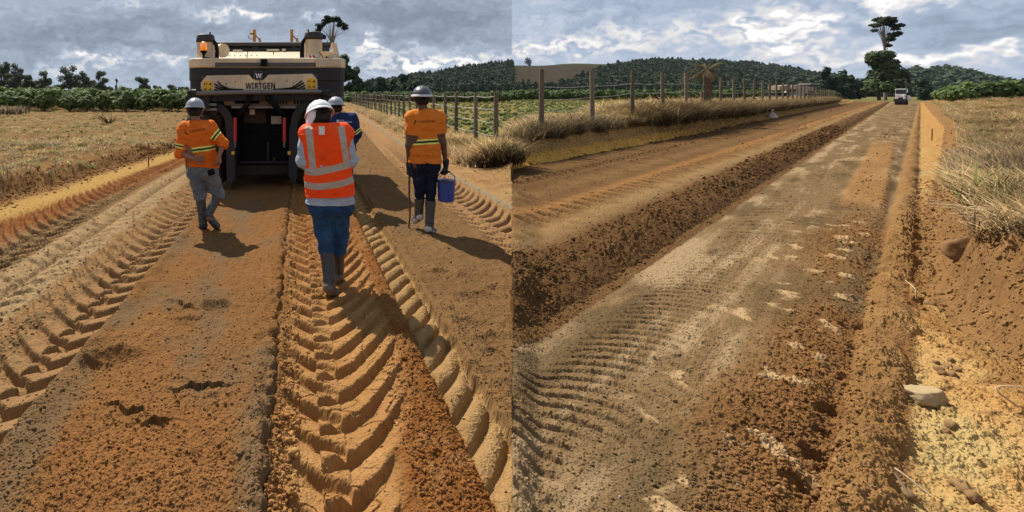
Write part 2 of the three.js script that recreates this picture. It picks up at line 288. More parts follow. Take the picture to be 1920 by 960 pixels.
        // the little ridge
        const w = (t - c - .04 * n1 - .035 * n2 - .012 * n3) / (.13 + .03 * n2), R = Math.max(0, 1 - w * w);
        const slump = clamp(.75 + 1.1 * n1 + .8 * n2, .25, 1.25); h += .075 * R * slump + (.012 * n3 + .012 * lump + .01 * clod) * Math.min(1, R * 2); const rk = step(0, .35, R + .1 * n3); paint(.33, .19, .085, rk * .85); paint(.40, .245, .115, rk * step(-.1, .3, n2 + n3 * .4) * .5); paint(.22, .125, .055, rk * step(.1, .4, n3 - n2 * .5) * .5);
        const y = t - c - .13;
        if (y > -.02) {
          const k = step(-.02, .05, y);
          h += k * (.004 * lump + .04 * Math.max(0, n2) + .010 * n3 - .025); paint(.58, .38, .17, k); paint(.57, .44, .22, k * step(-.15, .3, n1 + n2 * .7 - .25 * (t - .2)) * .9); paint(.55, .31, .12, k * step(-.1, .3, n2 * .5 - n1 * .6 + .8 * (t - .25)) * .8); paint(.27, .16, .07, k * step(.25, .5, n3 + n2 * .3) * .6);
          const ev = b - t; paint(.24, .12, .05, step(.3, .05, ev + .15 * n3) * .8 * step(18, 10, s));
          // print of a tracked roller
          const tt = x - 1.36 * d + .03; let pr = (s * .5 + d * .5) / .06; pr -= Math.floor(pr); const bandT = gauss((t - .37 + .28 * (s - 6.2)) / .06) * step(4, 4.5, s); h += bandT * .012 * Math.min(step(0, .2, pr), step(1, .7, pr)) * (Math.abs(noise(x * 22, d * 22)) > .08 ? 1 : 0); paint(.50, .33, .14, bandT * .7);
        }
      }
    } else {                                                               // the right bank and its dry field
      zone = 4;
      const ev = t - b, up = step(-.03, lerp(.36, .65, step(8, 14, s)), ev - .10 * n2), H = .38 + .16 * step(13, 8, s) + .06 * n1 + .9 * step(25, 110, s) * step(0, 4, ev);
      const bk = step(1.6, .3, ev); h = H * up + (1 - up) * .05 * n2 + .07 * n2 * up + (.03 + .06 * bk) * n3 + (.02 + .05 * bk) * lump + .03 * clod + .04 * n1 + bk * .14 * Math.max(0, billow(x * 5, d * 5, 2) - .3); h = lerp(-.015 + .03 * Math.max(0, n2), h, step(0, .3, ev));
      paint(.31, .18, .085); paint(.22, .125, .06, step(-.1, .4, n3 + n2) * .6); paint(.40, .235, .11, step(.1, .5, n2 - n3 * .3) * .6);
      const top = step(.35, .9, ev + .3 * n2 + .15 * n3);
      paint(.33, .215, .105, top * .85); paint(.21, .145, .07, top * step(-.1, .3, n2 + n3 * .5) * .6); paint(.28, .15, .068, top * step(.1, .5, n1 - n2 * .4) * .75 * step(10, 16, s)); paint(.24, .2, .085, top * step(.2, .5, n2 + n1) * .6);
      const pl = step(14, 22, s) * step(1.5, 4, ev); const row = .5 + .5 * Math.sin((t * .9 + s * .25 + n1) * 4.2); h += pl * row * .06; paint(.27, .125, .055, pl * (1 - row) * .5);
    }
  }
  if (d < 9) for (const q of pits) { const ax = (x - q[0]) / q[2], ad = (d - q[1]) / q[3], r = ax * ax + ad * ad; if (r < 3) { const k = Math.exp(-r * r * 1.2); h -= q[4] * k * (1 + .3 * n3); h += q[4] * .35 * gauss((Math.sqrt(r) - 1.15) / .25) * (.5 + n3); } }
  const grain = d < 12 ? 1 + .13 * noise(x * 55 + 4, d * 55) + .10 * noise(x * 110, d * 110 + 8) + .08 * n3 : 1 + .1 * n3 + .08 * n2;
  if (u >= split) h += .09 * step(split + .06, split, u) * (u * d < 4 ? 1 : 0);
  if (d > 200) h -= (d - 200) * .0004;
  G.h = h; G.r = CR * grain * .61; G.g = CG * grain * .57; G.b = CB * grain * .475; G.zone = zone;
  return h;
}
const heightAt = (x, d) => ground(x, d);

// a rough, tileable soil relief and tint for what is finer than the mesh
function tileTexture(size, paintPixel, srgb) {
  const data = new Uint8Array(size * size * 4);
  for (let j = 0; j < size; j++) for (let i = 0; i < size; i++) { const v = paintPixel(i / size, j / size), o = (j * size + i) * 4; data[o] = v[0]; data[o + 1] = v[1]; data[o + 2] = v[2]; data[o + 3] = 255; }
  const t = new THREE.DataTexture(data, size, size); t.wrapS = t.wrapT = THREE.RepeatWrapping; t.magFilter = THREE.LinearFilter; t.minFilter = THREE.LinearMipmapLinearFilter; t.generateMipmaps = true;
  if (srgb) t.colorSpace = THREE.SRGBColorSpace; t.needsUpdate = true; return t;
}
function tn(u, v, f, seed) {                                              // value noise that wraps after f cells
  const x = u * f, y = v * f, xi = Math.floor(x), yi = Math.floor(y), fx = x - xi, fy = y - yi, a = fx * fx * (3 - 2 * fx), b = fy * fy * (3 - 2 * fy), m = (k) => ((k % f) + f) % f;
  return lerp(lerp(h2(m(xi) + seed, m(yi)), h2(m(xi + 1) + seed, m(yi)), a), lerp(h2(m(xi) + seed, m(yi + 1)), h2(m(xi + 1) + seed, m(yi + 1)), a), b);
}
const soilBump = tileTexture(512, (u, v) => { const g = 255 * clamp(.3 * tn(u, v, 32, 1) + .3 * tn(u, v, 80, 200) + .4 * Math.pow(tn(u, v, 160, 900), 2)); return [g, g, g]; });
const soilMat = new THREE.MeshPhysicalMaterial({ vertexColors: true, roughness: 1, specularIntensity: .08, bumpMap: soilBump, bumpScale: .014 });
{
  // a fan of rows and columns, closest together where the camera looks; every vertex stands at its real place on the terrain
  const cols = [], rows = [];
  for (let u = -2.2; u < -.585; u += .02) cols.push(u);
  const NC = 1170; for (let i = 0; i <= NC; i++) cols.push(-.585 + i / NC * (1.385 + .585));
  for (let u = 1.4; u < 3; u += .02) cols.push(u);
  for (let y = 1750; y > 1070; y -= 25) rows.push(y);
  for (let y = 1070; y > 181.5; y -= y > 450 ? 1.35 : y > 330 ? 1.0 : .6) rows.push(y);
  for (const y of [181, 180.5, 180.1, 179.8, 179.5, 179.2, 178.9, 178.7, 178.5]) rows.push(y);
  const C = cols.length, R = rows.length, pos = new Float32Array(C * R * 3), col = new Float32Array(C * R * 3), uv = new Float32Array(C * R * 2), zones = new Uint8Array(C * R);
  for (let j = 0; j < R; j++) {
    const d = EYE * FOCAL / (rows[j] - PY);
    for (let i = 0; i < C; i++) {
      const k = j * C + i, x = cols[i] * d, h = ground(x, d);
      pos[k * 3] = x; pos[k * 3 + 1] = h; pos[k * 3 + 2] = -d; col[k * 3] = G.r; col[k * 3 + 1] = G.g; col[k * 3 + 2] = G.b; uv[k * 2] = x / 1.1; uv[k * 2 + 1] = d / 1.1; zones[k] = G.zone;
    }
  }
  const whole = new THREE.BufferGeometry(); whole.setAttribute('position', new THREE.BufferAttribute(pos, 3));
  const lists = [[], [], [], [], [], []];
  for (let j = 0; j + 1 < R; j++) for (let i = 0; i + 1 < C; i++) { const a = j * C + i, L = lists[zones[a]]; L.push(a, a + 1, a + C, a + 1, a + C + 1, a + C); }
  const normal = new Float32Array(C * R * 3);
  for (let j = 0; j < R; j++) for (let i = 0; i < C; i++) {
    const k = j * C + i, l = i ? k - 1 : k, r = i + 1 < C ? k + 1 : k, n = j ? k - C : k, f = j + 1 < R ? k + C : k;
    const ax = pos[r * 3] - pos[l * 3], ay = pos[r * 3 + 1] - pos[l * 3 + 1], az = pos[r * 3 + 2] - pos[l * 3 + 2], bx = pos[f * 3] - pos[n * 3], by = pos[f * 3 + 1] - pos[n * 3 + 1], bz = pos[f * 3 + 2] - pos[n * 3 + 2];
    let nx = ay * bz - az * by, ny = az * bx - ax * bz, nz = ax * by - ay * bx; const m = Math.hypot(nx, ny, nz) || 1, sg = ny < 0 ? -1 : 1; normal[k * 3] = sg * nx / m; normal[k * 3 + 1] = sg * ny / m; normal[k * 3 + 2] = sg * nz / m;
  }
  const names = ['dirt_road_left', 'verge', 'field_left', 'field_middle', 'field_right', 'dirt_road_right'];
  const labels = ['milled brown dirt road with deep cleated tyre ruts', 'sandy verge and yellow cut bank below the fences', 'dry grassy field above the low earth bank', 'green crop field between the two post fences', 'dry grassy field beside the graded lane', 'graded brown dirt road with a dark windrow along it'];
  const cats = ['road', 'verge', 'field', 'field', 'field', 'road'];
  lists.forEach((L, z) => {
    const map = new Int32Array(C * R).fill(-1), idx = new Uint32Array(L.length); let n = 0;
    for (let q = 0; q < L.length; q++) { if (map[L[q]] < 0) map[L[q]] = n++; idx[q] = map[L[q]]; }
    const P = new Float32Array(n * 3), N = new Float32Array(n * 3), Q = new Float32Array(n * 3), U = new Float32Array(n * 2);
    for (let k = 0; k < C * R; k++) { const m = map[k]; if (m < 0) continue; for (let a = 0; a < 3; a++) { P[m * 3 + a] = pos[k * 3 + a]; N[m * 3 + a] = normal[k * 3 + a]; Q[m * 3 + a] = col[k * 3 + a]; } U[m * 2] = uv[k * 2]; U[m * 2 + 1] = uv[k * 2 + 1]; }
    const g = new THREE.BufferGeometry(); g.setAttribute('position', new THREE.BufferAttribute(P, 3)); g.setAttribute('normal', new THREE.BufferAttribute(N, 3)); g.setAttribute('color', new THREE.BufferAttribute(Q, 3)); g.setAttribute('uv', new THREE.BufferAttribute(U, 2)); g.setIndex(new THREE.BufferAttribute(idx, 1));
    tag(mesh(names[z], g, soilMat), labels[z], cats[z], null, 'structure');
  });
  const base = mesh('ground', new THREE.PlaneGeometry(9000, 9000).rotateX(-Math.PI / 2), std(.24, .16, .08, .95)); base.position.y = -1.6; tag(base, 'brown earth reaching out to the horizon', 'ground', null, 'structure');
}
console.log('ground', Date.now());

// ---------------------------------------------------------------- loose clods and pebbles on the roads
function lumpGeometry(seed, detail, rough, flat = .75) {
  const g = new THREE.IcosahedronGeometry(1, detail), p = g.attributes.position, v = new THREE.Vector3();
  for (let i = 0; i < p.count; i++) { v.fromBufferAttribute(p, i); const k = 1 + rough * (noise(v.x * 1.7 + seed * 7.1, v.y * 1.7 + v.z * 2.3 + seed) + .5 * noise(v.x * 4 + seed, v.z * 4 - v.y * 3)); p.setXYZ(i, v.x * k, v.y * k * flat, v.z * k); }
  const m = mergeVertices(g.deleteAttribute ? (g.deleteAttribute('normal'), g.deleteAttribute('uv'), g) : g, 1e-4); m.computeVertexNormals(); return m;
}
const up3 = new THREE.Vector3(0, 1, 0), M4 = new THREE.Matrix4(), Q4 = new THREE.Quaternion(), E3 = new THREE.Euler(), P3 = new THREE.Vector3(), S3 = new THREE.Vector3(), C3 = new THREE.Color();
function scatter(name, geometry, material, list, label, category) {       // list of [x, y, z, size, turn, tilt, r, g, b, sx, sy, sz]
  const m = new THREE.InstancedMesh(geometry, material, list.length); m.castShadow = m.receiveShadow = true; m.name = numbered(name);
  list.forEach((a, i) => { M4.compose(P3.set(a[0], a[1], a[2]), Q4.setFromEuler(E3.set(a[5] ?? 0, a[4], (a[5] ?? 0) * .7)), S3.set(a[3] * (a[9] ?? 1), a[3] * (a[10] ?? 1), a[3] * (a[11] ?? 1))); m.setMatrixAt(i, M4); m.setColorAt(i, C3.setRGB(a[6] ?? 1, a[7] ?? 1, a[8] ?? 1)); });
  scene.add(m); return tag(m, label, category, null, 'stuff');
}
{
  const r = rng(5), lists = [[], [], []], pebbles = [];
  for (let k = 0; k < 80000; k++) {
    const u = -.6 + r() * 2.0, y = 215 + Math.pow(r(), .8) * 850, d = EYE * FOCAL / (y - PY), x = u * d;
    const s = x * RS + d * RC, t = x * RC - d * RS;
    let size = .0018 + .006 * Math.pow(r(), 3) + (r() < .03 ? .007 * r() : 0), want = .45;
    if (u < SEAM) {
      const X = x - bend(d), e = leftEdge(d);
      if (x < e - .5) want = .5, size *= 1.8; else if (x < e + .4) want = .8, size *= 2.2; else if (X < -2.9) want = .55; else if (X < -1.85) want = .6, size *= 1.5; else if (X < -1.45) want = .12; else if (X < -.12) want = .42; else if (X < .0) want = .9, size *= 1.7; else if (X < .5) want = .05; else if (X < .78) want = .95, size *= 1.3; else if (X < 1.0) want = .06; else if (X < 2.15) want = .6; else if (X < 2.95) want = .05; else want = .5;
    } else {
      if (t > -2.78 && t < -1.7) want = .9, size *= 1.5; else if (t < -1.7 && t > -6.3) want = .5, size *= 1.2; else if (t > -.6 && t < -.15) want = .95, size *= 1.5; else if (t > -.13 && t < .1) want = .25; else if (t > bankR(s)) want = .8, size *= 1.8; else if (t > .1) want = .22; else want = .34;
    }
    if (r() > want) continue;
    size *= Math.max(1, d / 6);
    const h = ground(x, d), v = 1.0 + r() * .45;
    lists[k % 3].push([x, h + size * .25, -d, size, r() * 6.28, r() * 6, G.r * v, G.g * v, G.b * v, .8 + r() * .5, .6 + r() * .5, .8 + r() * .5]);
    if (r() < .012) { const w = .2 + r() * .22; pebbles.push([x, h + size * .15, -d, Math.min(size, .006 * Math.max(1, d / 6)) * (.9 + .6 * r()), r() * 6.28, r() * 6, w, w * .88, w * .74, 1, .7, .8]); }
  }
  // crumbs fallen from the cut banks
  for (let k = 0; k < 16000; k++) {
    let x, d; const q = r(), o = (r() + r() - 1);
    if (q < .15) { d = 7.5 + 16 * Math.pow(r(), 1.4); x = leftEdge(d) - .1 + o * .35; if (x / d < -.7) continue; }
    else if (q < .45) { const s = 11.5 + 34 * Math.pow(r(), 1.4), t = -6.45 + o * .5; x = s * RS + t * RC; d = s * RC - t * RS; if (x / d < SEAM) continue; }
    else if (q > .68) { const s = 3.5 + 34 * Math.pow(r(), 1.5), t = -2.22 + o * .48; x = s * RS + t * RC; d = s * RC - t * RS; if (x / d < SEAM) continue; }
    else { const s = 5 + 12 * r(), t = bankR(s) + .3 + o * .6; x = s * RS + t * RC; d = s * RC - t * RS; if (d < 2) continue; }
    const h = ground(x, d), v = .95 + r() * .5, size = (.006 + .022 * Math.pow(r(), 2.5)) * Math.max(.7, d / 11); lists[k % 3].push([x, h + size * .2, -d, size, r() * 6.28, r() * 6, G.r * v, G.g * v, G.b * v, .8 + r() * .5, .6 + r() * .5, .8 + r() * .5]);
  }
  const clodMat = new THREE.MeshPhysicalMaterial({ color: rgb(1, 1, 1), roughness: 1, specularIntensity: .08 });
  lists.forEach((l, i) => scatter('soil_clods', lumpGeometry(i + 1, 2, .95), clodMat, l, 'loose crumbs of brown soil strewn over the roads', 'soil'));
  scatter('pebbles', lumpGeometry(9, 1, .4), clodMat, pebbles, 'small pale pebbles strewn over the roads', 'pebbles');
}

// ---------------------------------------------------------------- leaves, trees, shrubs, grass
// a crown: leaf-sized faces spread through the volume of some ellipsoids [x, y, z, rx, ry, rz]; c0, c1 are the ends of the leaf colours
function leaves(lobes, count, size, seed, c0, c1, { hollow = .45, long = 1.5, flat = 0 } = {}) {
  const r = rng(seed), pos = [], nor = [], col = [], idx = [], vol = lobes.map((l) => Math.pow(l[3] * l[4] * l[5], .62)); const sum = vol.reduce((a, b) => a + b, 0);
  const a = new THREE.Vector3(), b = new THREE.Vector3(), n = new THREE.Vector3();
  lobes.forEach((l, li) => {
    const m = Math.round(count * vol[li] / sum);
    for (let k = 0; k < m; k++) {
      let x, y, z, q; do { x = r() * 2 - 1; y = r() * 2 - 1; z = r() * 2 - 1; q = x * x + y * y + z * z; } while (q > 1 || q < hollow * r());
      const cl = noise(x * 2.6 + seed + li, y * 2.6 + z * 2); if (cl < -.16) continue;             // gaps between clumps
      const cx = l[0] + x * l[3], cy = l[1] + y * l[4], cz = l[2] + z * l[5], s = size * (.6 + r() * .8);
      n.set(x + r() - .5, y + .5 + flat * 2 + r() - .5, z + r() - .5).normalize(); a.set(r() - .5, (r() - .5) * (1 - flat), r() - .5).cross(n).normalize(); b.crossVectors(n, a);
      const t = r(), g = .8 + .4 * r(), base = pos.length / 3, c = [lerp(c0[0], c1[0], t) * g, lerp(c0[1], c1[1], t) * g, lerp(c0[2], c1[2], t) * g];
      for (const [i, j] of [[-.5, -.5 * long], [.5, -.15 * long], [.35, .5 * long], [-.45, .3 * long]]) { pos.push(cx + (a.x * i + b.x * j) * s, cy + (a.y * i + b.y * j) * s, cz + (a.z * i + b.z * j) * s); nor.push(n.x, n.y, n.z); col.push(...c); }
      idx.push(base, base + 1, base + 2, base, base + 2, base + 3);
    }
  });
  const g = new THREE.BufferGeometry(); g.setAttribute('position', new THREE.Float32BufferAttribute(pos, 3)); g.setAttribute('normal', new THREE.Float32BufferAttribute(nor, 3)); g.setAttribute('color', new THREE.Float32BufferAttribute(col, 3)); g.setIndex(idx); return g;
}
function limb(points, r0, r1, sides = 6) {                                // a tapered, bent branch
  const c = new THREE.CatmullRomCurve3(points.map((p) => new THREE.Vector3(...p))), n = Math.max(4, points.length * 3), g = new THREE.TubeGeometry(c, n, 1, sides), p = g.attributes.position;
  for (let i = 0; i <= n; i++) { const o = c.getPointAt(i / n), rr = lerp(r0, r1, i / n); for (let j = 0; j <= sides; j++) { const k = i * (sides + 1) + j; p.setXYZ(k, o.x + (p.getX(k) - o.x) * rr, o.y + (p.getY(k) - o.y) * rr, o.z + (p.getZ(k) - o.z) * rr); } }
  return g;
}
const leafMat = new THREE.MeshPhysicalMaterial({ vertexColors: true, roughness: .75, transmission: .3, thickness: 0, side: THREE.DoubleSide, specularIntensity: .25 });
const dryMat = new THREE.MeshPhysicalMaterial({ vertexColors: true, roughness: .9, transmission: .2, thickness: 0, side: THREE.DoubleSide, specularIntensity: .1 });
const barkMat = std(.11, .085, .06, .95), paleBark = std(.22, .19, .15, .9);
const GREEN0 = [.045, .075, .025], GREEN1 = [.10, .14, .045];
function tree(label, x, d, y0, lobes, limbs, n, size, seed, c0 = GREEN0, c1 = GREEN1, group, bark = barkMat, opt) {
  const t = thing('tree', label, 'tree', [x, y0, -d], 0, group);
  mesh('trunk', mergeGeometries(limbs.map(([p, a, b]) => limb(p, a, b))), bark, t);
  mesh('crown', leaves(lobes, n, size, seed, c0, c1, opt), leafMat, t);
  return t;
}
// open-crowned gum trees along the far edge of the left field: px, top y, crown width, seen at depth d
{
  const D = 175, k = D / FOCAL, rows = [[6, 117, 30], [31, 115, 26], [53, 138, 26], [84, 131, 28], [112, 158, 20], [131, 126, 40], [158, 131, 26], [172, 150, 24], [191, 133, 28], [218, 145, 7], [209, 162, 16], [240, 168, 24], [268, 139, 34], [296, 160, 22], [326, 160, 30], [345, 163, 30], [-18, 120, 34], [-45, 128, 34], [20, 140, 36], [68, 150, 30], [40, 152, 60], [100, 160, 44], [150, 156, 60], [182, 160, 46], [-10, 148, 60]];
  rows.forEach(([px, top, w], i) => {
    const r = rng(100 + i), d = D + (r() - .5) * 16, x = (px - PX) / FOCAL * d, y0 = .2, H = EYE + (PY - top) * k - y0, R = w * k / 2, lobes = [], limbs = [[[[0, -1, 0], [R * .1, H * .4, 0], [R * (r() - .5) * .4, H * .9, 0]], .03 * H, .008 * H]];
    const m = w < 10 ? 5 : 17;
    for (let j = 0; j < m; j++) { const a = j / m * 6.28 + r(), q = R * (.2 + .65 * r()), yy = r(), y = H * (.38 + .56 * yy), lx = Math.cos(a) * q * (1 - .4 * yy * yy), lz = Math.sin(a) * q; lobes.push([lx, y, lz, R * (.24 + .2 * r()), H * .05 + R * .16, R * .34]); limbs.push([[[0, H * .3, 0], [lx * .6, (y + H * .3) / 2, lz * .6], [lx, y, lz]], .014 * H, .005 * H]); }
    lobes.push([0, H * .16, 0, R * .9, H * .16, R * .7]);
    tree('open-crowned gum tree in the row beyond the left crop field', x, d, y0, lobes, limbs, 1000 + w * 62, .30, 200 + i, [.05, .07, .035], [.11, .135, .065], 'gum trees in a row beyond the left crop field');
  });
}
// one tall umbrella-crowned tree above the machine, one at the end of the right road
function umbrella(label, px, d, top, base, seed, lean) {
  const k = d / FOCAL, f = (dx, y) => [dx * k, EYE + (PY - y) * k, 0], r = rng(seed), lobes = [], limbs = [];
  limbs.push([[[0, 0, 0], f(0, 120), f(-2 * lean, 90), f(-3 * lean, 62), f(-4 * lean, 40)], .42, .12]);
  for (let n = 0; n < 30; n++) {
    const dx = -26 + 52 * (n + r()) / 30, e = Math.abs(dx) / 27, y = 33 + 22 * e * e + 13 * r() * (1 - .4 * e), rx = 4 + 3.5 * r(), z = (r() - .5) * 26 * k * Math.sqrt(1 - e * e * .9);
    lobes.push([dx * k, EYE + (PY - y - top) * k, z, rx * k, (2.2 + 1.4 * r()) * k, 6 * k]);
    if (n % 2) limbs.push([[f(-2 * lean, 92), [dx * .3 * k, EYE + (PY - 72 - top) * k, z * .35], [dx * .7 * k, EYE + (PY - y - top - 10) * k, z * .7], [dx * k, EYE + (PY - y - top) * k, z]], .14, .03]);
  }
  for (const [dx, y, rx, ry] of lean > 0 ? [[18, 66, 11, 5], [10, 74, 8, 5], [26, 63, 8, 4], [6, 86, 7, 4]] : [[-22, 68, 7, 4], [-16, 72, 6, 4]]) { lobes.push([dx * k, EYE + (PY - y - top) * k, (r() - .5) * 6 * k, rx * k, ry * k, 6 * k]); limbs.push([[f(-1, 95), [dx * .5 * k, EYE + (PY - y - 8 - top) * k, 0], [dx * k, EYE + (PY - y - top) * k, 0]], .12, .04]); }
  tree(label, (px - PX) / FOCAL * d, d, .2, lobes, limbs, 5200, .40, seed, [.03, .05, .026], [.065, .09, .042], null, paleBark, { hollow: .2, flat: .3 });
}
umbrella('tall umbrella-crowned tree rising behind the road machine', 622, 150, -2, 180, 31, -1);
umbrella('tall umbrella-crowned tree standing at the end of the right road', 1660, 150, 0, 180, 32, 1);
// the leafy trees around their feet
function leafy(label, px, d, top, bottom, w, seed, c0, c1, n = 2400, size = .55, group) {
  const k = d / FOCAL, H = (bottom - top) * k, R = w * k / 2, r = rng(seed), lobes = [], y0 = EYE + (PY - bottom) * k - .3, limbs = [[[[0, -1, 0], [0, H * .3, 0], [R * .1, H * .8, 0]], .03 * H + .05, .05]];
  for (let j = 0; j < 16; j++) { const a = r() * 6.28, y = H * (.04 + .88 * r()), q = R * Math.sqrt(Math.max(.05, 1 - Math.pow((y / H - .4) / .62, 2))) * .62 * Math.sqrt(r()); lobes.push([Math.cos(a) * q, y, Math.sin(a) * q, R * (.3 + .15 * r()), H * (.1 + .06 * r()), R * .38]); limbs.push([[[0, H * .2, 0], [Math.cos(a) * q * .5, y * .75, Math.sin(a) * q * .5], [Math.cos(a) * q, y, Math.sin(a) * q]], .08, .03]); }
  return tree(label, (px - PX) / FOCAL * d, d, y0, lobes, limbs, n, size, seed, c0, c1, group);
}
leafy('broad leafy green tree standing below the tall tree at the road end', 1648, 146, 92, 184, 76, 41, [.028, .055, .016], [.085, .118, .034], 5200, .62);
leafy('dark leafy tree just right of the road machine', 641, 140, 97, 184, 42, 42, [0.031, 0.070, 0.022], [0.093, 0.139, 0.040], 3400);
leafy('rounded dark tree beside the verge beyond the machine', 664, 138, 122, 184, 40, 43, [0.028, 0.056, 0.022], [0.078, 0.112, 0.039], 2600);
[[690, 150, 46], [715, 142, 34], [738, 146, 30], [757, 137, 20], [775, 150, 34], [700, 160, 60], [742, 162, 60]].forEach(([px, top, w], i) => leafy('low dark tree in the belt below the wooded hill', px, 190, top, 184, w, 50 + i, [0.028, 0.054, 0.025], [0.065, 0.096, 0.040], 900, .7, 'dark trees in the belt below the wooded hill'));
[[1548, 126, 20], [1562, 140, 34], [1576, 129, 26], [1595, 138, 30], [1612, 146, 30], [1535, 150, 30]].forEach(([px, top, w], i) => leafy('dark round-headed tree left of the broad tree at the road end', px, 185, top, 184, w, 60 + i, [0.028, 0.053, 0.028], [0.062, 0.093, 0.046], 900, .7, 'dark trees left of the broad tree'));
leafy('slim feathery tree right of the broad tree at the road end', 1700, 160, 126, 184, 16, 71, [0.031, 0.056, 0.031], [0.078, 0.109, 0.054], 500, .5);
leafy('dark tree with two round heads behind the white roadroller', 1690, 165, 146, 184, 30, 72, [0.025, 0.046, 0.025], [0.062, 0.085, 0.043], 900, .6);
leafy('dark dome-shaped tree beside the end of the right crop rows', 1730, 150, 146, 186, 30, 73, [0.025, 0.046, 0.022], [0.062, 0.090, 0.040], 1300, .5);
leafy('pale green round tree on the skyline over the right crop rows', 1886, 200, 148, 180, 24, 74, [0.062, 0.093, 0.031], [0.124, 0.171, 0.062], 800, .6);
leafy('small round tree at the outer end of the right crop rows', 1914, 200, 151, 180, 22, 75, [0.046, 0.078, 0.031], [0.109, 0.147, 0.054], 700, .6);
leafy('lone round tree on the crest of the bare brown slope', 991, 1000, 106, 125, 17, 76, [0.028, 0.046, 0.025], [0.062, 0.085, 0.043], 700, 1.1);

// hills with planted woods
function hill(name, label, us, crest, dFoot, dCrest, tint) {               // crest(u) is the skyline's y in the photograph's pixels
  const C = 140, R = 30, pos = [], col = [], idx = [];
  const H = (u, d) => { const t = (d - dFoot) / (dCrest - dFoot), top = (PY - crest(u)) * dCrest / FOCAL; return (t < 1 ? step(-.15, 1.02, t) : step(2.4, .98, t)) * top + 1.2 * noise(u * dCrest * .02, d * .02); };
  for (let j = 0; j <= R; j++) { const d = dFoot + (dCrest - dFoot) * j / R * 2; for (let i = 0; i <= C; i++) { const u = lerp(us[0], us[1], i / C); pos.push(u * d, EYE - .8 + H(u, d), -d); const c = tint(u, d); col.push(...c); if (i < C && j < R) { const a = j * (C + 1) + i; idx.push(a, a + 1, a + C + 1, a + 1, a + C + 2, a + C + 1); } } }
  const g = new THREE.BufferGeometry(); g.setAttribute('position', new THREE.Float32BufferAttribute(pos, 3)); g.setAttribute('color', new THREE.Float32BufferAttribute(col, 3)); g.setIndex(idx); g.computeVertexNormals();
  tag(mesh(name, g, new THREE.MeshPhysicalMaterial({ vertexColors: true, roughness: 1, specularIntensity: 0, side: THREE.DoubleSide })), label, 'hill', null, 'structure');
  return (u, d) => EYE - .8 + H(u, d);
}
const profile = (pts) => (u) => { const px = u * FOCAL + PX; if (px <= pts[0][0]) return pts[0][1]; for (let i = 1; i < pts.length; i++) if (px <= pts[i][0]) { const a = pts[i - 1], b = pts[i], t = (px - a[0]) / (b[0] - a[0]); return lerp(a[1], b[1], t * t * (3 - 2 * t)); } return pts[pts.length - 1][1]; };
const crestMain = profile([[560, 178], [640, 172], [720, 156], [800, 145], [880, 132], [960, 124], [1000, 124], [1080, 120], [1160, 122], [1200, 122], [1240, 120], [1330, 122], [1400, 126], [1470, 134], [1540, 146], [1620, 160], [1700, 176]]);
const woods = (u, d) => { const px = u * FOCAL + PX; return px < 962 ? 1 : px < 1190 ? (d < 470 + Math.max(0, px - 1050) * 3 ? 1 : 0) : 1; };
const hillAt = hill('hill', 'wooded hill behind the fields', [-.05, 1.2], crestMain, 430, 1000, (u, d) => { const px = u * FOCAL + PX, n = noise(u * 60, d * .05); return woods(u, d) ? [.05, .065, .03] : d > 850 + n * 40 ? (Math.sin(u * d * .35) > -.2 ? [.035, .055, .02] : [.045, .05, .025]) : [.045 + n * .008, .036 + n * .006, .025]; });
const crestFar = profile([[1640, 170], [1690, 152], [1720, 144], [1770, 142], [1810, 146], [1860, 162], [1920, 172], [2000, 176]]);
const farAt = hill('hill_far', 'hazy wooded hill beyond the end of the right road', [1.05, 1.5], crestFar, 520, 900, () => [.04, .055, .03]);
{
  const r = rng(91), a = [], b = [], blade = (seed) => leaves([[0, .45, 0, .3, .42, .3], [0, .8, 0, .16, .24, .16]], 110, .24, seed, [.04, .07, .03], [.08, .12, .05], { hollow: .2 });
  for (let k = 0; k < 42000; k++) {
    const u = -.02 + r() * 1.2, d = Math.sqrt(lerp(425 * 425, 1060 * 1060, r())); if (!woods(u, d)) continue;
    const top = PY - crestMain(u); if (top < 1.5) continue;
    const s = 5.5 + 2.5 * r() + (r() < .03 ? 4 : 0), v = .62 + .12 * r() + .2 * noise(u * 9, d * .02);
    (k % 2 ? a : b).push([u * d, hillAt(u, d) - .3, -d, s, r() * 6.28, 0, v, v * (1 + .15 * noise(u * 14, d * .03)), v, .62 + .2 * r(), 1, .62 + .2 * r()]);
  }
  for (let k = 0; k < 2600; k++) { const u = 1.07 + r() * .4, d = 560 + r() * 380, top = PY - crestFar(u); if (top < 4) continue; const s = 9 + 5 * r() + (r() < .06 ? 8 : 0), v = .8 + .4 * r(); b.push([u * d, farAt(u, d) - 1, -d, s, r() * 6.28, 0, v, v, v * 1.1, 1, .9, 1]); }
  scatter('planted_woods', blade(1), leafMat, a, 'dark planted woods covering the hills', 'woods'); scatter('planted_woods', blade(2), leafMat, b, 'dark planted woods covering the hills', 'woods');
}

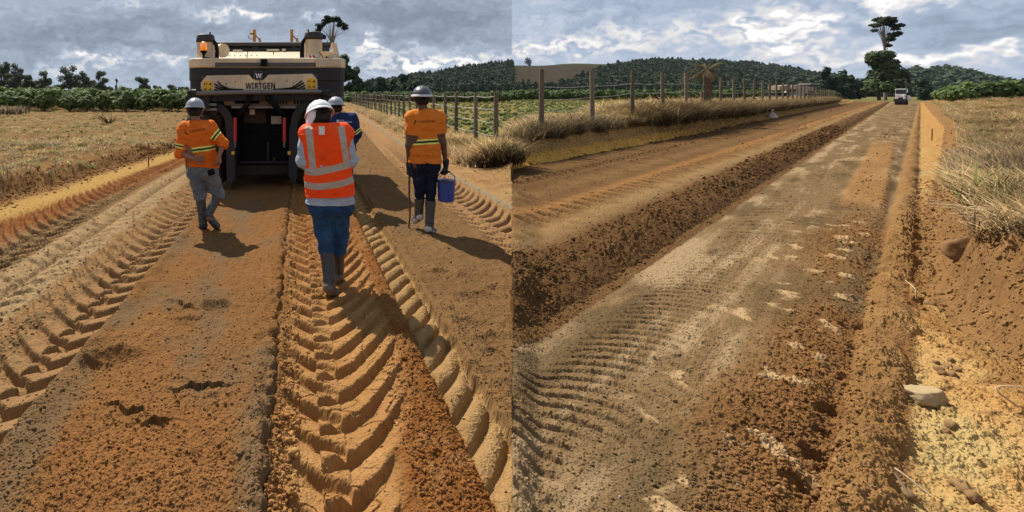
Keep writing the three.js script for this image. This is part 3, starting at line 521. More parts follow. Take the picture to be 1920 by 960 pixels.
// crop shrubs: the front row on the left stands shrub by shrub, the rows behind are a mass
{
  const r = rng(15), shape = (seed) => leaves([[0, .62, 0, .5, .36, .5], [-.25, .5, .15, .38, .34, .35], [.25, .52, -.12, .38, .34, .36], [.05, .85, .1, .3, .22, .3]], 420, .12, seed, [.05, .085, .02], [.13, .18, .045], { hollow: .4, long: 2 });
  const stems = (seed) => { const q = rng(seed); return mergeGeometries([0, 1, 2].map(() => limb([[0, -.1, 0], [(q() - .5) * .1, .25, (q() - .5) * .1], [(q() - .5) * .5, .7, (q() - .5) * .5]], .03, .012, 5))); };
  const G3 = [shape(5), shape(6), shape(7)], T3 = [stems(5), stems(6), stems(7)];
  const lists = [[], [], []], front = [];
  for (let row = 0; row < 40; row++) {
    const d = 45 + row * 2.6;
    for (let x = -.62 * d; x < leftEdge(d) - 2; x += 1.5 + r() * .5) {
      const dd = d + (r() - .5) * .9, s = 1.55 + r() * .5, v = 1.0 + .5 * r();
      if (row < 1) front.push([x, dd, s * .95]); else lists[Math.floor(r() * 3)].push([x, .35, -dd, s, r() * 6.28, 0, v, v, v]);
    }
  }
  const proto = [0, 1, 2].map((i) => { const t = new THREE.Group(); mesh('stem', T3[i], barkMat, t); mesh('foliage', G3[i], leafMat, t); return t; });
  front.forEach(([x, d, s], i) => { const t = i < 3 ? proto[i] : proto[i % 3].clone(); t.name = numbered('crop_shrub'); t.position.set(x, ground(x, d) - .03, -d); t.scale.setScalar(s); t.rotation.y = r() * 6.28; scene.add(t); tag(t, 'leafy green shrub in the front row of the left crop field', 'shrub', 'front row of crop shrubs in the left field'); });
  // dark rows before the wooded hill, and the rows on the right
  for (let row = 0; row < 22; row++) { const d = 105 + row * 4; for (let x = .02 * d + 8; x < 1.0 * d; x += 1.9 + r() * .8) { const v = .7 + .4 * r(); lists[Math.floor(r() * 3)].push([x, ground(x, d) - .1, -d + r(), 1.9 + r() * .5, r() * 6.28, 0, v, v, v]); } }
  for (let row = 0; row < 16; row++) { const d = 62 + row * 3.2; for (let x = 1.15 * d + 5; x < 1.5 * d; x += 1.5 + r() * .5) { const v = .75 + .45 * r(); lists[Math.floor(r() * 3)].push([x, ground(x, d) - .1, -d + r() * .8, 1.75 + r() * .5, r() * 6.28, 0, v, v, v]); } }
  lists.forEach((l, i) => scatter('crop_rows', G3[i], leafMat, l, 'dense green shrubs planted in rows across the fields', 'crop'));
  // low plants in the middle field
  const low = leaves([[0, .5, 0, .8, .45, .8]], 60, .55, 8, [.14, .17, .045], [.30, .31, .11], { hollow: 0, long: 1.6 }), L = [];
  for (let k = 0; k < 4200; k++) { const d = 15 + 95 * Math.pow(r(), 1.6), u = .09 + r() * .95, x = u * d, t = x * RC - d * RS; if (x < fenceX(d) + 1.2 || t > -8.3) continue; const row = Math.round(x / 1.1 + d * .2); const v = .7 + .6 * r(); L.push([x, ground(x, d) - .02, -d, .09 + .11 * r(), r() * 6.28, 0, v, v, v * .9]); }
  scatter('low_crop', low, leafMat, L, 'low green plants covering the middle field', 'crop');
}

// grass: tufts of thin bent blades
function tuft(n, height, spread, width, seed, colours, lean = .5) {
  const r = rng(seed), pos = [], nor = [], col = [], idx = [];
  for (let k = 0; k < n; k++) {
    const a = r() * 6.28, q = spread * Math.sqrt(r()), x = Math.cos(a) * q, z = Math.sin(a) * q, h = height * (.45 + .6 * r()), b = r() * 6.28, l = lean * (.3 + r()) * h, w = width * (.6 + .8 * r()), dx = Math.cos(b), dz = Math.sin(b), c = colours[Math.floor(r() * colours.length)], g = .75 + .5 * r(), o = pos.length / 3;
    for (const [t, ww] of [[0, 1], [.5, .8], [1, .12]]) for (const e of [-1, 1]) { pos.push(x + dx * l * t * t - dz * w * ww * e, h * t * (1 - .25 * t * lean), z + dz * l * t * t + dx * w * ww * e); nor.push(dx * .6, .5, dz * .6); col.push(c[0] * g, c[1] * g, c[2] * g); }
    idx.push(o, o + 1, o + 2, o + 1, o + 3, o + 2, o + 2, o + 3, o + 4, o + 3, o + 5, o + 4);
  }
  const g = new THREE.BufferGeometry(); g.setAttribute('position', new THREE.Float32BufferAttribute(pos, 3)); g.setAttribute('normal', new THREE.Float32BufferAttribute(nor, 3)); g.setAttribute('color', new THREE.Float32BufferAttribute(col, 3)); g.setIndex(idx); return g;
}
const STRAW = [[.48, .34, .165], [.38, .25, .12], [.56, .42, .23], [.27, .165, .08]], RUST = [[.42, .245, .105], [.48, .31, .145], [.28, .155, .07]], WEED = [[.12, .14, .035], [.20, .19, .06], [.28, .22, .085]], GREY = [[.2, .16, .11], [.27, .21, .14], [.16, .125, .085]];
const tufts = { straw: [tuft(60, 1, .5, .010, 1, STRAW, .9), tuft(60, 1, .6, .010, 2, [...STRAW, ...RUST], 1.2)], rust: [tuft(60, 1, .6, .013, 3, [...RUST, ...STRAW], 1.3), tuft(60, 1, .55, .012, 4, [...RUST, ...STRAW], 1)], weed: [tuft(44, 1, .45, .016, 5, WEED, .9), tuft(50, 1, .5, .012, 6, [...WEED, ...STRAW], 1)], grey: [tuft(46, 1, .6, .014, 7, GREY, 1), tuft(46, 1, .6, .014, 8, [...GREY, ...STRAW], 1)] };
{
  const r = rng(23), put = { straw: [[], []], rust: [[], []], weed: [[], []], grey: [[], []] };
  const add = (k, x, d, s, wide = 1) => { const v = .75 + .5 * r(); put[k][r() < .5 ? 0 : 1].push([x, ground(x, d) - .02, -d, s, r() * 6.28, (r() - .5) * .25, v, v, v, wide, 1, wide]); };
  // along the left road's fence
  for (let k = 0; k < 4200; k++) { const d = 12.2 + 74 * Math.pow(r(), 1.35), n = noise(d * .6, 4), o = (r() + r() - 1) * 1.0, x = fenceX(d) - .25 + o; if (x / d > SEAM - .005) continue; const c = r(); add(c < .2 ? 'weed' : c < .6 ? 'straw' : 'rust', x, d, (.3 + .35 * r() + .2 * n) * (1 - .4 * Math.abs(o)), 1.1); }
  // along the right road's fence, on the bank
  for (let k = 0; k < 8500; k++) { const s = 11 + 130 * Math.pow(r(), 1.8), t = -6.75 + .05 - Math.pow(r(), 1.3) * 2.1 - .012 * Math.max(0, s - 30), x = s * RS + t * RC, d = s * RC - t * RS; if (x / d < SEAM + .003) continue; const c = r(), tall = step(22, 28, s); add(c < .16 ? 'weed' : c < (tall ? .55 : .5) ? 'straw' : tall ? 'rust' : 'grey', x, d, (.26 + .32 * r()) * lerp(.95, 2.0, tall) * (1 + .5 * noise(s * .4, 2)), 1.15); }
  // dry weeds on the right bank and field
  for (let k = 0; k < 8000; k++) { const s = 7.2 + 62 * Math.pow(r(), 1.7), t = bankR(s) + .45 + 12 * Math.pow(r(), 1.4), x = s * RS + t * RC, d = s * RC - t * RS; if (d < 2 || x / d > 1.75) continue; const n = fbm(x * .5, d * .5, 2); if (n < -.12 && r() < .8) continue; const near = step(17, 10, s), c = r(); add(c < .22 ? 'weed' : c < .62 ? 'straw' : c < .8 ? 'grey' : 'rust', x, d, (.12 + .16 * r()) * lerp(1, 1.55, near) * (.8 + .6 * n + .3), 1.2); }
  for (let k = 0; k < 1500; k++) { const s = 7.6 + 3.6 * r(), t = bankR(s) + .5 + 2.4 * r(), x = s * RS + t * RC, d = s * RC - t * RS; add(r() < .45 ? 'weed' : 'straw', x, d, .2 + .16 * r(), .8); }
  for (let k = 0; k < 700; k++) { const s = 14 + 5 * r(), t = bankR(s) + .3 + 2.6 * r(), x = s * RS + t * RC, d = s * RC - t * RS; add(r() < .6 ? 'grey' : 'straw', x, d, .28 + .2 * r(), .9); }
  for (let k = 0; k < 5000; k++) { const s = 40 + 110 * r(), t = bankR(s) + .8 + 34 * Math.pow(r(), 1.2), x = s * RS + t * RC, d = s * RC - t * RS; if (d < 2 || x / d > 1.6) continue; const n = fbm(x * .2, d * .2, 2); if (n < 0 && r() < .6) continue; add(r() < .3 ? 'weed' : r() < .6 ? 'straw' : 'rust', x, d, .2 + .25 * r(), 2); }
  // the left field: short, thin, patchy
  for (let k = 0; k < 9000; k++) { const d = 8 + 42 * Math.pow(r(), 1.25), u = -.75 + r() * .65, x = u * d; if (x > leftEdge(d) - .25) continue; const n = fbm(x * .35, d * .35, 2); if (n < 0 && r() < .75) continue; const c = r(); add(c < .38 ? 'weed' : c < .75 ? 'straw' : 'grey', x, d, (.07 + .10 * r()) * (1 + .8 * Math.max(0, n)), 1.5); }
  for (let k = 0; k < 260; k++) { const x = -20 - 5 * r(), d = 38 + 3 * r(); add('grey', x - 1, d, .45 + .5 * r(), 1.1); }
  for (const k in put) put[k].forEach((l, i) => scatter('dry_grass', tufts[k][i], dryMat, l, { straw: 'straw coloured dry grass along banks and fences', rust: 'rust brown dry grass along the fences', weed: 'green weeds among the dry grass', grey: 'grey brittle brush among the dry grass' }[k], 'grass'));
}
console.log('nature', Date.now());

// ---------------------------------------------------------------- fences
{
  const wood = [std(.15, .12, .085, .95), std(.19, .155, .11, .95), std(.12, .095, .068, .95)], wireMat = std(.42, .40, .36, .5, { metalness: .5 });
  function post(parent, x, z, y0, y1, rad, k) {
    const r = rng(700 + k * 13 + Math.round(x * 10)), g = limb([[0, -.25, 0], [(r() - .5) * .02, (y1 - y0) * .5, (r() - .5) * .02], [(r() - .5) * .05, y1 - y0, (r() - .5) * .04]], rad * 1.06, rad * .92, 9);
    const cap = new THREE.CircleGeometry(rad * .92, 9).rotateX(-Math.PI / 2); const tip = g.attributes.position, m = tip.count - 10; let cx = 0, cz = 0; for (let j = 0; j < 9; j++) { cx += tip.getX(m + j) / 9; cz += tip.getZ(m + j) / 9; } cap.translate(cx, y1 - y0, cz);
    const o = mesh('post', mergeGeometries([g, cap]), wood[k % 3], parent); o.position.set(x - parent.position.x, y0 - parent.position.y, z - parent.position.z);
  }
  function fence(label, posts, rad, wires) {
    const f = thing('wire_fence', label, 'fence', [posts[0][0], posts[0][2], -posts[0][1]]);
    posts.forEach(([x, d, y0, y1], k) => post(f, x, -d, y0, y1, rad, k));
    for (const w of wires) { const pts = []; posts.forEach(([x, d, y0, y1], k) => { const a = (X, D, y) => pts.push(new THREE.Vector3(X - f.position.x, y - f.position.y, -D - f.position.z)); const y = y1 - w; a(x, d - .0, y); if (posts[k + 1]) a((x + posts[k + 1][0]) / 2, (d + posts[k + 1][1]) / 2, (y + posts[k + 1][3] - w) / 2 - .03); });
      mesh('wire', new THREE.TubeGeometry(new THREE.CatmullRomCurve3(pts), posts.length * 6, .007, 4), wireMat, f); }
  }
  const L = []; for (let k = 0; k < 36; k++) { const d = 13.8 + 1.9 * k + .15 * (h2(k, 3) - .5), x = fenceX(d) + .1 * (h2(k, 9) - .5); L.push([x, d, ground(x, d), 1.86 + .08 * (h2(k, 5) - .5) + .0015 * k]); }
  fence('post and wire fence running beside the machine\'s road', L, .062, [.12, .45, .8, 1.15]);
  const tops = [130, 133, 132, 135, 137, 141, 145, 148, 149, 150], R = [];
  for (let k = 0; k < 34; k++) { const s = 15.7 + 4.0 * k + .3 * (h2(k, 21) - .5), t = -7.0 - .012 * Math.max(0, s - 30), x = s * RS + t * RC, d = s * RC - t * RS, py = tops[k] ?? lerp(150.5, 172, Math.pow((k - 10) / 24, .8)); R.push([x, d, ground(x, d), EYE + (PY - py) * d / FOCAL]); }
  fence('tall post and wire fence on the bank above the right road', R, .075, [.52, .9, 1.25]);
}

// ---------------------------------------------------------------- the road machine
const font = await new FontLoader().loadAsync('fonts/droid/droid_sans_bold.typeface.json');
const box = (w, h, d, x = 0, y = 0, z = 0, r = .012) => new RoundedBoxGeometry(w, h, d, 2, Math.min(r, w * .45, h * .45, d * .45)).translate(x, y, z);
const cyl = (r0, r1, h, x = 0, y = 0, z = 0, n = 24) => new THREE.CylinderGeometry(r0, r1, h, n).translate(x, y, z);
const tube = (pts, r, n = 24, s = 8) => new THREE.TubeGeometry(new THREE.CatmullRomCurve3(pts.map((p) => new THREE.Vector3(...p))), n, r, s);
const join = (a) => mergeGeometries(a.map((g) => { const q = g.index ? g.toNonIndexed() : g; if (!q.attributes.uv) q.setAttribute('uv', new THREE.Float32BufferAttribute(new Float32Array(q.attributes.position.count * 2), 2)); for (const k of Object.keys(q.attributes)) if (!['position', 'normal', 'uv'].includes(k)) q.deleteAttribute(k); return q; }));
function slab(points, depth, bevel = .008, holes) { const s = new THREE.Shape(points.map((p) => new THREE.Vector2(p[0], p[1]))); for (const h of holes ?? []) s.holes.push(new THREE.Path(h.map((p) => new THREE.Vector2(p[0], p[1])))); return new THREE.ExtrudeGeometry(s, { depth, bevelEnabled: bevel > 0, bevelSize: bevel, bevelThickness: bevel, bevelSegments: 2, curveSegments: 10 }); }
function rounded(w, d, r, n = 6) { const p = []; for (const [sx, sz, a] of [[1, 1, 0], [-1, 1, 1], [-1, -1, 2], [1, -1, 3]]) for (let i = 0; i <= n; i++) { const t = (a + i / n) * Math.PI / 2; p.push([sx * (w / 2 - r) + Math.cos(t) * r, sz * (d / 2 - r) + Math.sin(t) * r]); } return p; }
const dust = tileTexture(256, (u, v) => { const n = .5 * tn(u, v, 4, 3) + .3 * tn(u, v, 16, 30) + .2 * tn(u, v, 64, 90), g = 255 * clamp(.72 + .3 * n); return [g, g * (1 - .05 * n), g * (1 - .12 * n)]; }, true);
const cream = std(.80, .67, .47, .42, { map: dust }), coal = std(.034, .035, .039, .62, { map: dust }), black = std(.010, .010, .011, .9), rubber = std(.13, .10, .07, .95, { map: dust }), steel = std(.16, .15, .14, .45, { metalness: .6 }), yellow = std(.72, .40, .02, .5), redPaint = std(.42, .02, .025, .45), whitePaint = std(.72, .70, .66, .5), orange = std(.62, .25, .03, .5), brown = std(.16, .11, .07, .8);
{
  const D0 = 9.3, ox = (499 - PX) / FOCAL * D0;
  const m = thing('road_recycler', 'large cream and charcoal road machine seen from behind between the ruts', 'machine', [ox, 0, -D0]);
  const P = (px, py, z = 0) => { const q = at(px, py, D0 - z); return [q[0] - ox, q[1], z]; };
  const X = (px, z = 0) => P(px, 0, z)[0], Y = (py, z = 0) => P(0, py, z)[1];
  // hull under the hood, running forward
  const shellShape = (w, d, r, h, bevel) => new THREE.ExtrudeGeometry(new THREE.Shape(rounded(w, d, r).map((p) => new THREE.Vector2(p[0], p[1]))), { depth: h, bevelEnabled: true, bevelSize: bevel, bevelThickness: bevel, bevelSegments: 3 }).rotateX(-Math.PI / 2);
  const W = X(649) - X(349), cx = (X(649) + X(349)) / 2;
  const bumper = mesh('bumper', join([shellShape(W - .02, 2.6, .3, Y(127) - Y(150), .01).translate(cx, Y(150), -1.3), shellShape(W - .05, 2.6, .28, Y(150) - Y(188), .01).translate(cx, Y(188), -1.32), box(W - .9, .5, 5.2, cx, Y(215), -3.6), box(W - 1.2, .5, 1.2, cx, Y(192) - .16, -1.6)]), coal, m);
  for (const [px, py] of [[379, 145], [377, 166], [593, 142], [597, 162], [357, 182], [641, 182]]) mesh('bolt', cyl(.016, .016, .02, 0, 0, 0, 8).rotateX(Math.PI / 2).translate(...P(px, py, .01)), steel, bumper);
  mesh('hood_rim', shellShape(W - .03, 2.62, .32, Y(114) - Y(126), .03).translate(cx, Y(126) + .02, -1.3), cream, m);
  mesh('rim_cover', join([box(1.75, .075, .03, X(498), Y(121.5), .035, .01)]), std(.12, .12, .125, .6, { map: dust }), m);
  const deck = mesh('hood_deck', slab([[-.75, Y(116)], [.75, Y(116)], [.75, Y(113)], [-.75, Y(113)]], .02), cream, m); deck.visible = true;
  deck.geometry.dispose(); deck.geometry = new THREE.BufferGeometry();
  { // sloping deck of panels between the two stacks
    const a = [X(408, -.15), Y(117, -.15), -.15], b = [X(568, -.15), Y(117, -.15), -.15], c = [X(566, -2.2), Y(98, -2.2), -2.2], d = [X(412, -2.2), Y(98, -2.2), -2.2], v = [];
    const at2 = (s, t, e) => [lerp(lerp(a[0], b[0], s), lerp(d[0], c[0], s), t), lerp(a[1], d[1], t) + e, lerp(a[2], d[2], t)];
    const panel = (s0, s1, t0, t1, e) => { const q = [at2(s0, t0, e), at2(s1, t0, e), at2(s1, t1, e), at2(s0, t1, e)], q2 = q.map((p) => [p[0], p[1] - .06, p[2]]); const quad = (A, B, C, Dd) => v.push(...A, ...B, ...C, ...A, ...C, ...Dd); quad(...q); quad(q2[0], q2[1], q[1], q[0]); quad(q[3], q[2], q2[2], q2[3]); quad(q2[0], q[0], q[3], q2[3]); quad(q[1], q2[1], q2[2], q[2]); };
    panel(.0, .335, .02, 1, .02); panel(.345, .65, .02, 1, .02); panel(.66, 1, .02, 1, .02); panel(.52, .97, .12, .55, .03);
    deck.geometry.setAttribute('position', new THREE.Float32BufferAttribute(v, 3)); deck.geometry.setAttribute('uv', new THREE.Float32BufferAttribute(v.filter((_, i) => i % 3 !== 1), 2)); deck.geometry.computeVertexNormals();
    for (let i = 0; i < 7; i++) { const q = at2(.06 + i * .066, .42, .04); mesh('bolt', cyl(.012, .012, .02, 0, 0, 0, 8).translate(...q), steel, deck); }
    mesh('latch', box(.20, .035, .06, ...at2(.22, .9, .05)), cream, deck); mesh('latch', join([box(.26, .05, .08, ...at2(.65, .93, .05)), cyl(.04, .04, .05, ...at2(.78, .93, .06), 12)]), cream, deck);
  }
  // rear panel with the lettering
  const face = [[378, 172], [378, 155], [388, 142.5], [467, 141], [474, 149], [496, 149], [504, 141], [585, 139], [594, 149], [595, 170]].map(([a, b]) => P(a, b)).map((p) => [p[0], p[1]]);
  const panel = mesh('rear_panel', slab(face, .03, .006).translate(0, 0, .012), cream, m);
  { const t = new TextGeometry('WIRTGEN', { font, size: .105, depth: .004, curveSegments: 6 }); t.computeBoundingBox(); const b = t.boundingBox, w = (X(516) - X(461)) / (b.max.x - b.min.x); t.scale(w, 1, 1).translate(X(461) - b.min.x * w, Y(166.5), .049); mesh('lettering', t, black, panel); }
  { const g = mesh('emblem', join([box(.155, .155, .02, ...P(485.5, 142, .055), .01)]), black, panel); mesh('emblem_frame', join([[0, .067, .135, .01], [0, -.067, .135, .01], [-.067, 0, .01, .135], [.067, 0, .01, .135]].map(([x, y, w, h]) => box(w, h, .012, P(485.5, 142)[0] + x, P(485.5, 142)[1] + y, .067, .002))), steel, panel);
    const t = new TextGeometry('W', { font, size: .085, depth: .006, curveSegments: 4 }); t.computeBoundingBox(); t.translate(P(485.5, 0)[0] - (t.boundingBox.max.x + t.boundingBox.min.x) / 2, Y(142) - .043, .066); mesh('emblem_letter', t, whitePaint, panel); g.name = 'emblem_plate'; }
  for (const [px, py] of [[390.5, 162], [584, 157]]) {
    const p = P(px, py); const plate = mesh('warning_label', box(.165, .185, .012, p[0], p[1], .05, .004), yellow, m);
    const tri = (x, y, s) => slab([[x - s, y - s * .8], [x + s, y - s * .8], [x, y + s * .9]], .003, 0, [[[x - s * .5, y - s * .5], [x + s * .5, y - s * .5], [x, y + s * .4]]]).translate(p[0], p[1], .0565), bar = (x, y, w, h, a = 0) => new THREE.BoxGeometry(w, h, .004).rotateZ(a).translate(p[0] + x, p[1] + y, .058);
    plate.geometry = join([plate.geometry]);
    const marks = join([tri(-.042, -.045, .026), bar(-.04, .045, .05, .008), bar(-.018, .04, .008, .035), bar(-.06, .04, .008, .03), bar(.04, .045, .05, .012, .7), bar(.05, .03, .012, .03), bar(.04, -.045, .05, .01, .9), bar(.05, -.06, .02, .012)]);
    tag(mesh('warning_marks', marks, black, plate), null, null, null, 'stuff');
  }
  for (const [px, py] of [[424, 157], [441, 153], [424, 163], [487, 153], [538, 152], [550, 155], [550, 161]]) mesh('port', cyl(.011, .011, .012, 0, 0, 0, 8).rotateX(Math.PI / 2).translate(...P(px, py, .048)), black, panel);
  mesh('hose_bundle', join([[[408, 153], [415, 160], [428, 166], [456, 168]], [[402, 157], [412, 163], [428, 167], [450, 169]], [[403, 163], [412, 167], [430, 169], [445, 170]], [[402, 168], [410, 170], [420, 170]]].map((l) => tube(l.map(([a, b], i) => P(a, b, .06 + .02 * i)), .012))), black, m);
  mesh('hose_bundle', join([[[566, 151], [558, 158], [548, 164], [525, 167], [512, 168]], [[570, 155], [560, 161], [550, 166], [530, 168]], [[572, 160], [562, 165], [552, 168]], [[572, 165], [565, 168], [556, 169]]].map((l) => tube(l.map(([a, b], i) => P(a, b, .06 + .02 * i)), .012))), black, m);
  mesh('camera_box', join([box(.115, .125, .09, ...P(495, 117.5, .06), .01), cyl(.02, .02, .02, 0, 0, 0, 12).rotateX(Math.PI / 2).translate(...P(494, 117, .11))]), black, m);
  // the two stacks with caps, hoses and striped plates
  for (const [l, r, top, mid, bot, side] of [[369, 402, 65, 80, 123, 1], [571, 604, 60, 75, 120, -1]]) {
    const z = -.35, c = (l + r) / 2, R = (X(r, z) - X(l, z)) / 2, y0 = Y(bot, z), y1 = Y(mid, z), y2 = Y(top, z);
    const stack = mesh('air_stack', cyl(R, R, y1 - y0 + .05, X(c, z), (y0 + y1) / 2 - .02, z, 40), cream, m);
    mesh('stack_cap', new THREE.LatheGeometry([[0, 0], [R * 1.05, 0], [R * 1.07, .05], [R * .96, y2 - y1 - .02], [R * .85, y2 - y1], [0, y2 - y1]].map((p) => new THREE.Vector2(...p)), 40).translate(X(c, z), y1, z), std(.05, .05, .053, .6, { map: dust }), stack);
    mesh('lift_eye', box(.03, .06, .03, X(c, z) + R * .6 * side, y2 + .01, z + R * .5), coal, stack);
    mesh('stack_hose', tube([P(c + side * 12, mid - 6, z), P(c + side * 20, mid + 5, z + .08), P(c + side * 22, mid + 24, z + .1), P(c + side * 21, bot - 1, z + .12)], .034), black, m);
    const tape = mesh('striped_plate', new THREE.CylinderGeometry(R + .006, R + .006, .155, 20, 1, true, -.62 + side * .1, 1.15).translate(X(c, z), Y(bot - 8, z), z), whitePaint, m);
    for (const o of [-.30, .12]) { // slanted red bars that follow the drum
      const v = [], n = 8, y = Y(bot - 8, z); const pt = (a, b) => { const th = a, rr = R + .010; return [X(c, z) + Math.sin(th) * rr, y + b, z + Math.cos(th) * rr]; };
      for (let i = 0; i < n; i++) { const b0 = -.07 + .14 * i / n, b1 = -.07 + .14 * (i + 1) / n, sk = (b) => o + side * (.1 + b * 2.4), q = [pt(sk(b0), b0), pt(sk(b0) + .26, b0), pt(sk(b1) + .26, b1), pt(sk(b1), b1)]; v.push(...q[0], ...q[1], ...q[2], ...q[0], ...q[2], ...q[3]); }
      const g = new THREE.BufferGeometry(); g.setAttribute('position', new THREE.Float32BufferAttribute(v, 3)); g.computeVertexNormals(); mesh('red_stripe', g, redPaint, tape);
    }
  }
  { // amber beacon
    const z = -.08, b = mesh('beacon', new THREE.LatheGeometry([[0, .16], [.03, .155], [.052, .13], [.06, .08], [.062, 0], [0, 0]].map((p) => new THREE.Vector2(...p)), 24).translate(...P(382, 95, z)), new THREE.MeshPhysicalMaterial({ color: rgb(.85, .25, .01), roughness: .15, clearcoat: 1, transmission: .25, thickness: .02, emissive: rgb(.5, .14, .0), emissiveIntensity: .5 }), m);
    mesh('beacon_base', join([cyl(.062, .055, .035, ...P(382, 97, z)), cyl(.02, .02, .1, ...P(382, 102, z)), cyl(.035, .03, .03, ...P(382, 100.5, z))]), black, b);
    mesh('beacon_cable', tube([P(380, 108, z), P(390, 108, z + .02), P(400, 114, z + .04), P(403, 122, z)], .008), black, m);
  }
  mesh('rear_lamp', cyl(.13, .13, .09, 0, 0, 0, 24).rotateX(Math.PI / 2).rotateY(.7).translate(...P(417, 95, -.7)), cream, m);
  mesh('tank', cyl(.11, .11, .2, 0, 0, 0, 24).rotateX(Math.PI / 2).translate(...P(621, 112, -.3)), cream, m); mesh('tank_box', box(.3, .2, .4, ...P(610, 108, -.8)), cream, m);
  mesh('flap', slab([[0, 0], [.1, 0], [.02, .32], [-.05, .33]], .3).translate(...P(626, 117, -.6)), cream, m);
  mesh('lever', join([tube([P(599, 98, -.1), P(604, 106, -.08), P(608, 112, -.05)], .008), tube([P(606, 115, -.05), P(613, 106, -.03)], .014), tube([P(610, 116, -.05), P(616, 107, -.03)], .012)]), black, m);
  // radiator house across the hood, railings on top
  const z2 = -2.3; const house = mesh('radiator_house', join([box(X(622, z2) - X(375, z2), Y(79, z2) - Y(88, z2), 1.2, X(498, z2), Y(83.5, z2), z2 - .5, .05), box(X(618, z2) - X(378, z2), Y(87, z2) - Y(118, z2), 1.1, X(498, z2), Y(102, z2), z2 - .52, .03), box(1.5, 1.3, 3.4, X(498, z2), Y(140, z2), z2 - 2.4, .1)]), std(.055, .056, .06, .55, { map: dust }), m);
  for (const [a, b] of [[424, 474], [484, 548], [556, 570]]) mesh('house_slot', box(X(b, z2) - X(a, z2), .028, .02, X((a + b) / 2, z2), Y(89.5, z2), z2 + .095, .004), black, house);
  for (const [px, s] of [[477, 1], [547, 1]]) { const z = -3.0; mesh('railing', join([box(.07, .42, .06, ...P(px, 72, z)), tube([P(px + 2, 66, z), P(px + 9, 74, z - .1), P(px + 14, 80, z - .2)], .016), box(.05, .12, .05, ...P(px + 10, 76, z - .1)), ...(px < 500 ? [box(.12, .05, .06, ...P(px - 4, 63, z)), tube([P(px - 3, 73, z), P(px - 9, 72, z), P(px - 12, 67, z)], .012)] : [])]), orange, m); }
  // cross pipe with knuckles
  const pipe = mesh('cross_pipe', tube([P(367, 175, .16), P(440, 173.5, .16), P(530, 172.5, .16), P(603, 172, .16)], .042, 40, 12), steel, m);
  mesh('pipe_knuckle', join([cyl(.05, .05, .13, ...P(356, 177, .14), 12), cyl(.062, .062, .08, 0, 0, 0, 16).rotateZ(Math.PI / 2).translate(...P(364, 174, .16)), box(.1, .12, .12, ...P(354, 186, .1)), cyl(.03, .03, .09, ...P(375, 172, .16), 10)]), coal, pipe);
  mesh('pipe_knuckle', join([cyl(.05, .05, .16, 0, 0, 0, 12).rotateZ(Math.PI / 2).translate(...P(611, 172, .14)), cyl(.065, .065, .2, 0, 0, 0, 16).rotateZ(1.2).translate(...P(617, 178, .12)), box(.12, .14, .14, ...P(613, 187, .08)), cyl(.035, .035, .1, ...P(603, 168, .16), 10)]), coal, pipe);
  // slotted skirt under the panel
  const slots = []; const SY = [Y(198), Y(190.5), Y(176)]; const slot = (a, b, y0, y1) => slots.push([[X(a), Y(y0)], [X(b), Y(y0)], [X(b), Y(y1)], [X(a), Y(y1)]]);
  slot(439, 461, 194.5, 189); slot(466, 486, 194.5, 189); for (let i = 0; i < 6; i++) slot(507 + i * 5.6, 510 + i * 5.6, 196, 187); for (let i = 0; i < 4; i++) slot(551 + i * 5.6, 554 + i * 5.6, 196, 187);
  const skirt = mesh('slotted_skirt', slab([[X(420), Y(198)], [X(575), Y(198)], [X(575), Y(177)], [X(412), Y(177)]], .03, 0, slots).translate(0, 0, -.12), brown, m);
  mesh('skirt_rail', box(X(556) - X(432), .05, .06, X(494), Y(201), -.1), std(.22, .2, .18, .6), skirt);
  for (const [a, b, c] of [[467, 462, -1], [504, 516, 1]]) mesh('big_hose', tube([P(a + c * -2, 176, .04), P(a, 185, .08), P(b, 198, .06), P(b + c * 8, 208, -.05), P(b + c * 18, 216, -.2)], .05, 28, 10), black, m);
  mesh('bulkhead', join([box(X(560) - X(425), Y(200) - Y(250), .1, X(492), (Y(200) + Y(250)) / 2, -.55)]), std(.016, .016, .018, .95, { map: dust }), m);
  mesh('bulkhead_box', join([box(X(497) - X(452), Y(208) - Y(234), .06, X(474), Y(221), -.47)]), std(.07, .05, .04, .8, { map: dust }), m);
  mesh('maker_plate', box(.1, .1, .02, ...P(473, 210, -.42)), whitePaint, m);
  mesh('tool_box', join([box(.19, .15, .05, ...P(518, 225, -.44)), cyl(.03, .03, .03, 0, 0, 0, 12).rotateX(Math.PI / 2).translate(...P(520, 229, -.40))]), std(.45, .40, .31, .6), m);
  // mudguard arches and their legs
  for (const [l, s] of [[436, -1], [545, 1]]) {
    const outer = s < 0 ? [[398, 193], [415, 195], [428, 206], [436, 222], [440, 245], [441, 335], [430, 352], [427, 335], [426, 240], [422, 222], [414, 210], [398, 206]] : [[583, 190], [567, 193], [556, 203], [548, 218], [543, 245], [542, 330], [553, 345], [556, 330], [556, 240], [560, 220], [568, 208], [583, 203]];
    mesh('mudguard', slab(outer.map(([a, b]) => { const p = P(a, b, -.1); return [p[0], p[1]]; }), .55, .01).translate(0, 0, -.6), coal, m);
    mesh('mudguard_mark', box(.055, .06, .02, ...P(l + s * -3 + (s < 0 ? -2 : 0), 287, -.03)), yellow, m);
    const cy = mesh('lift_cylinder', cyl(.03, .03, Y(221) - Y(266), ...P(l + 4 * s * -1 + (s < 0 ? 1 : -8), 243, .0), 16), redPaint, m);
    mesh('cylinder_rod', cyl(.016, .016, .12, ...P(l + 4 * s * -1 + (s < 0 ? 1 : -8), 270, 0), 10), steel, cy);
    mesh('clamp_bar', join([box(.2, .05, .08, ...P(s < 0 ? 396 : 590, 196, .0)), box(.18, .05, .08, ...P(s < 0 ? 398 : 588, 205, .0))]), steel, m);
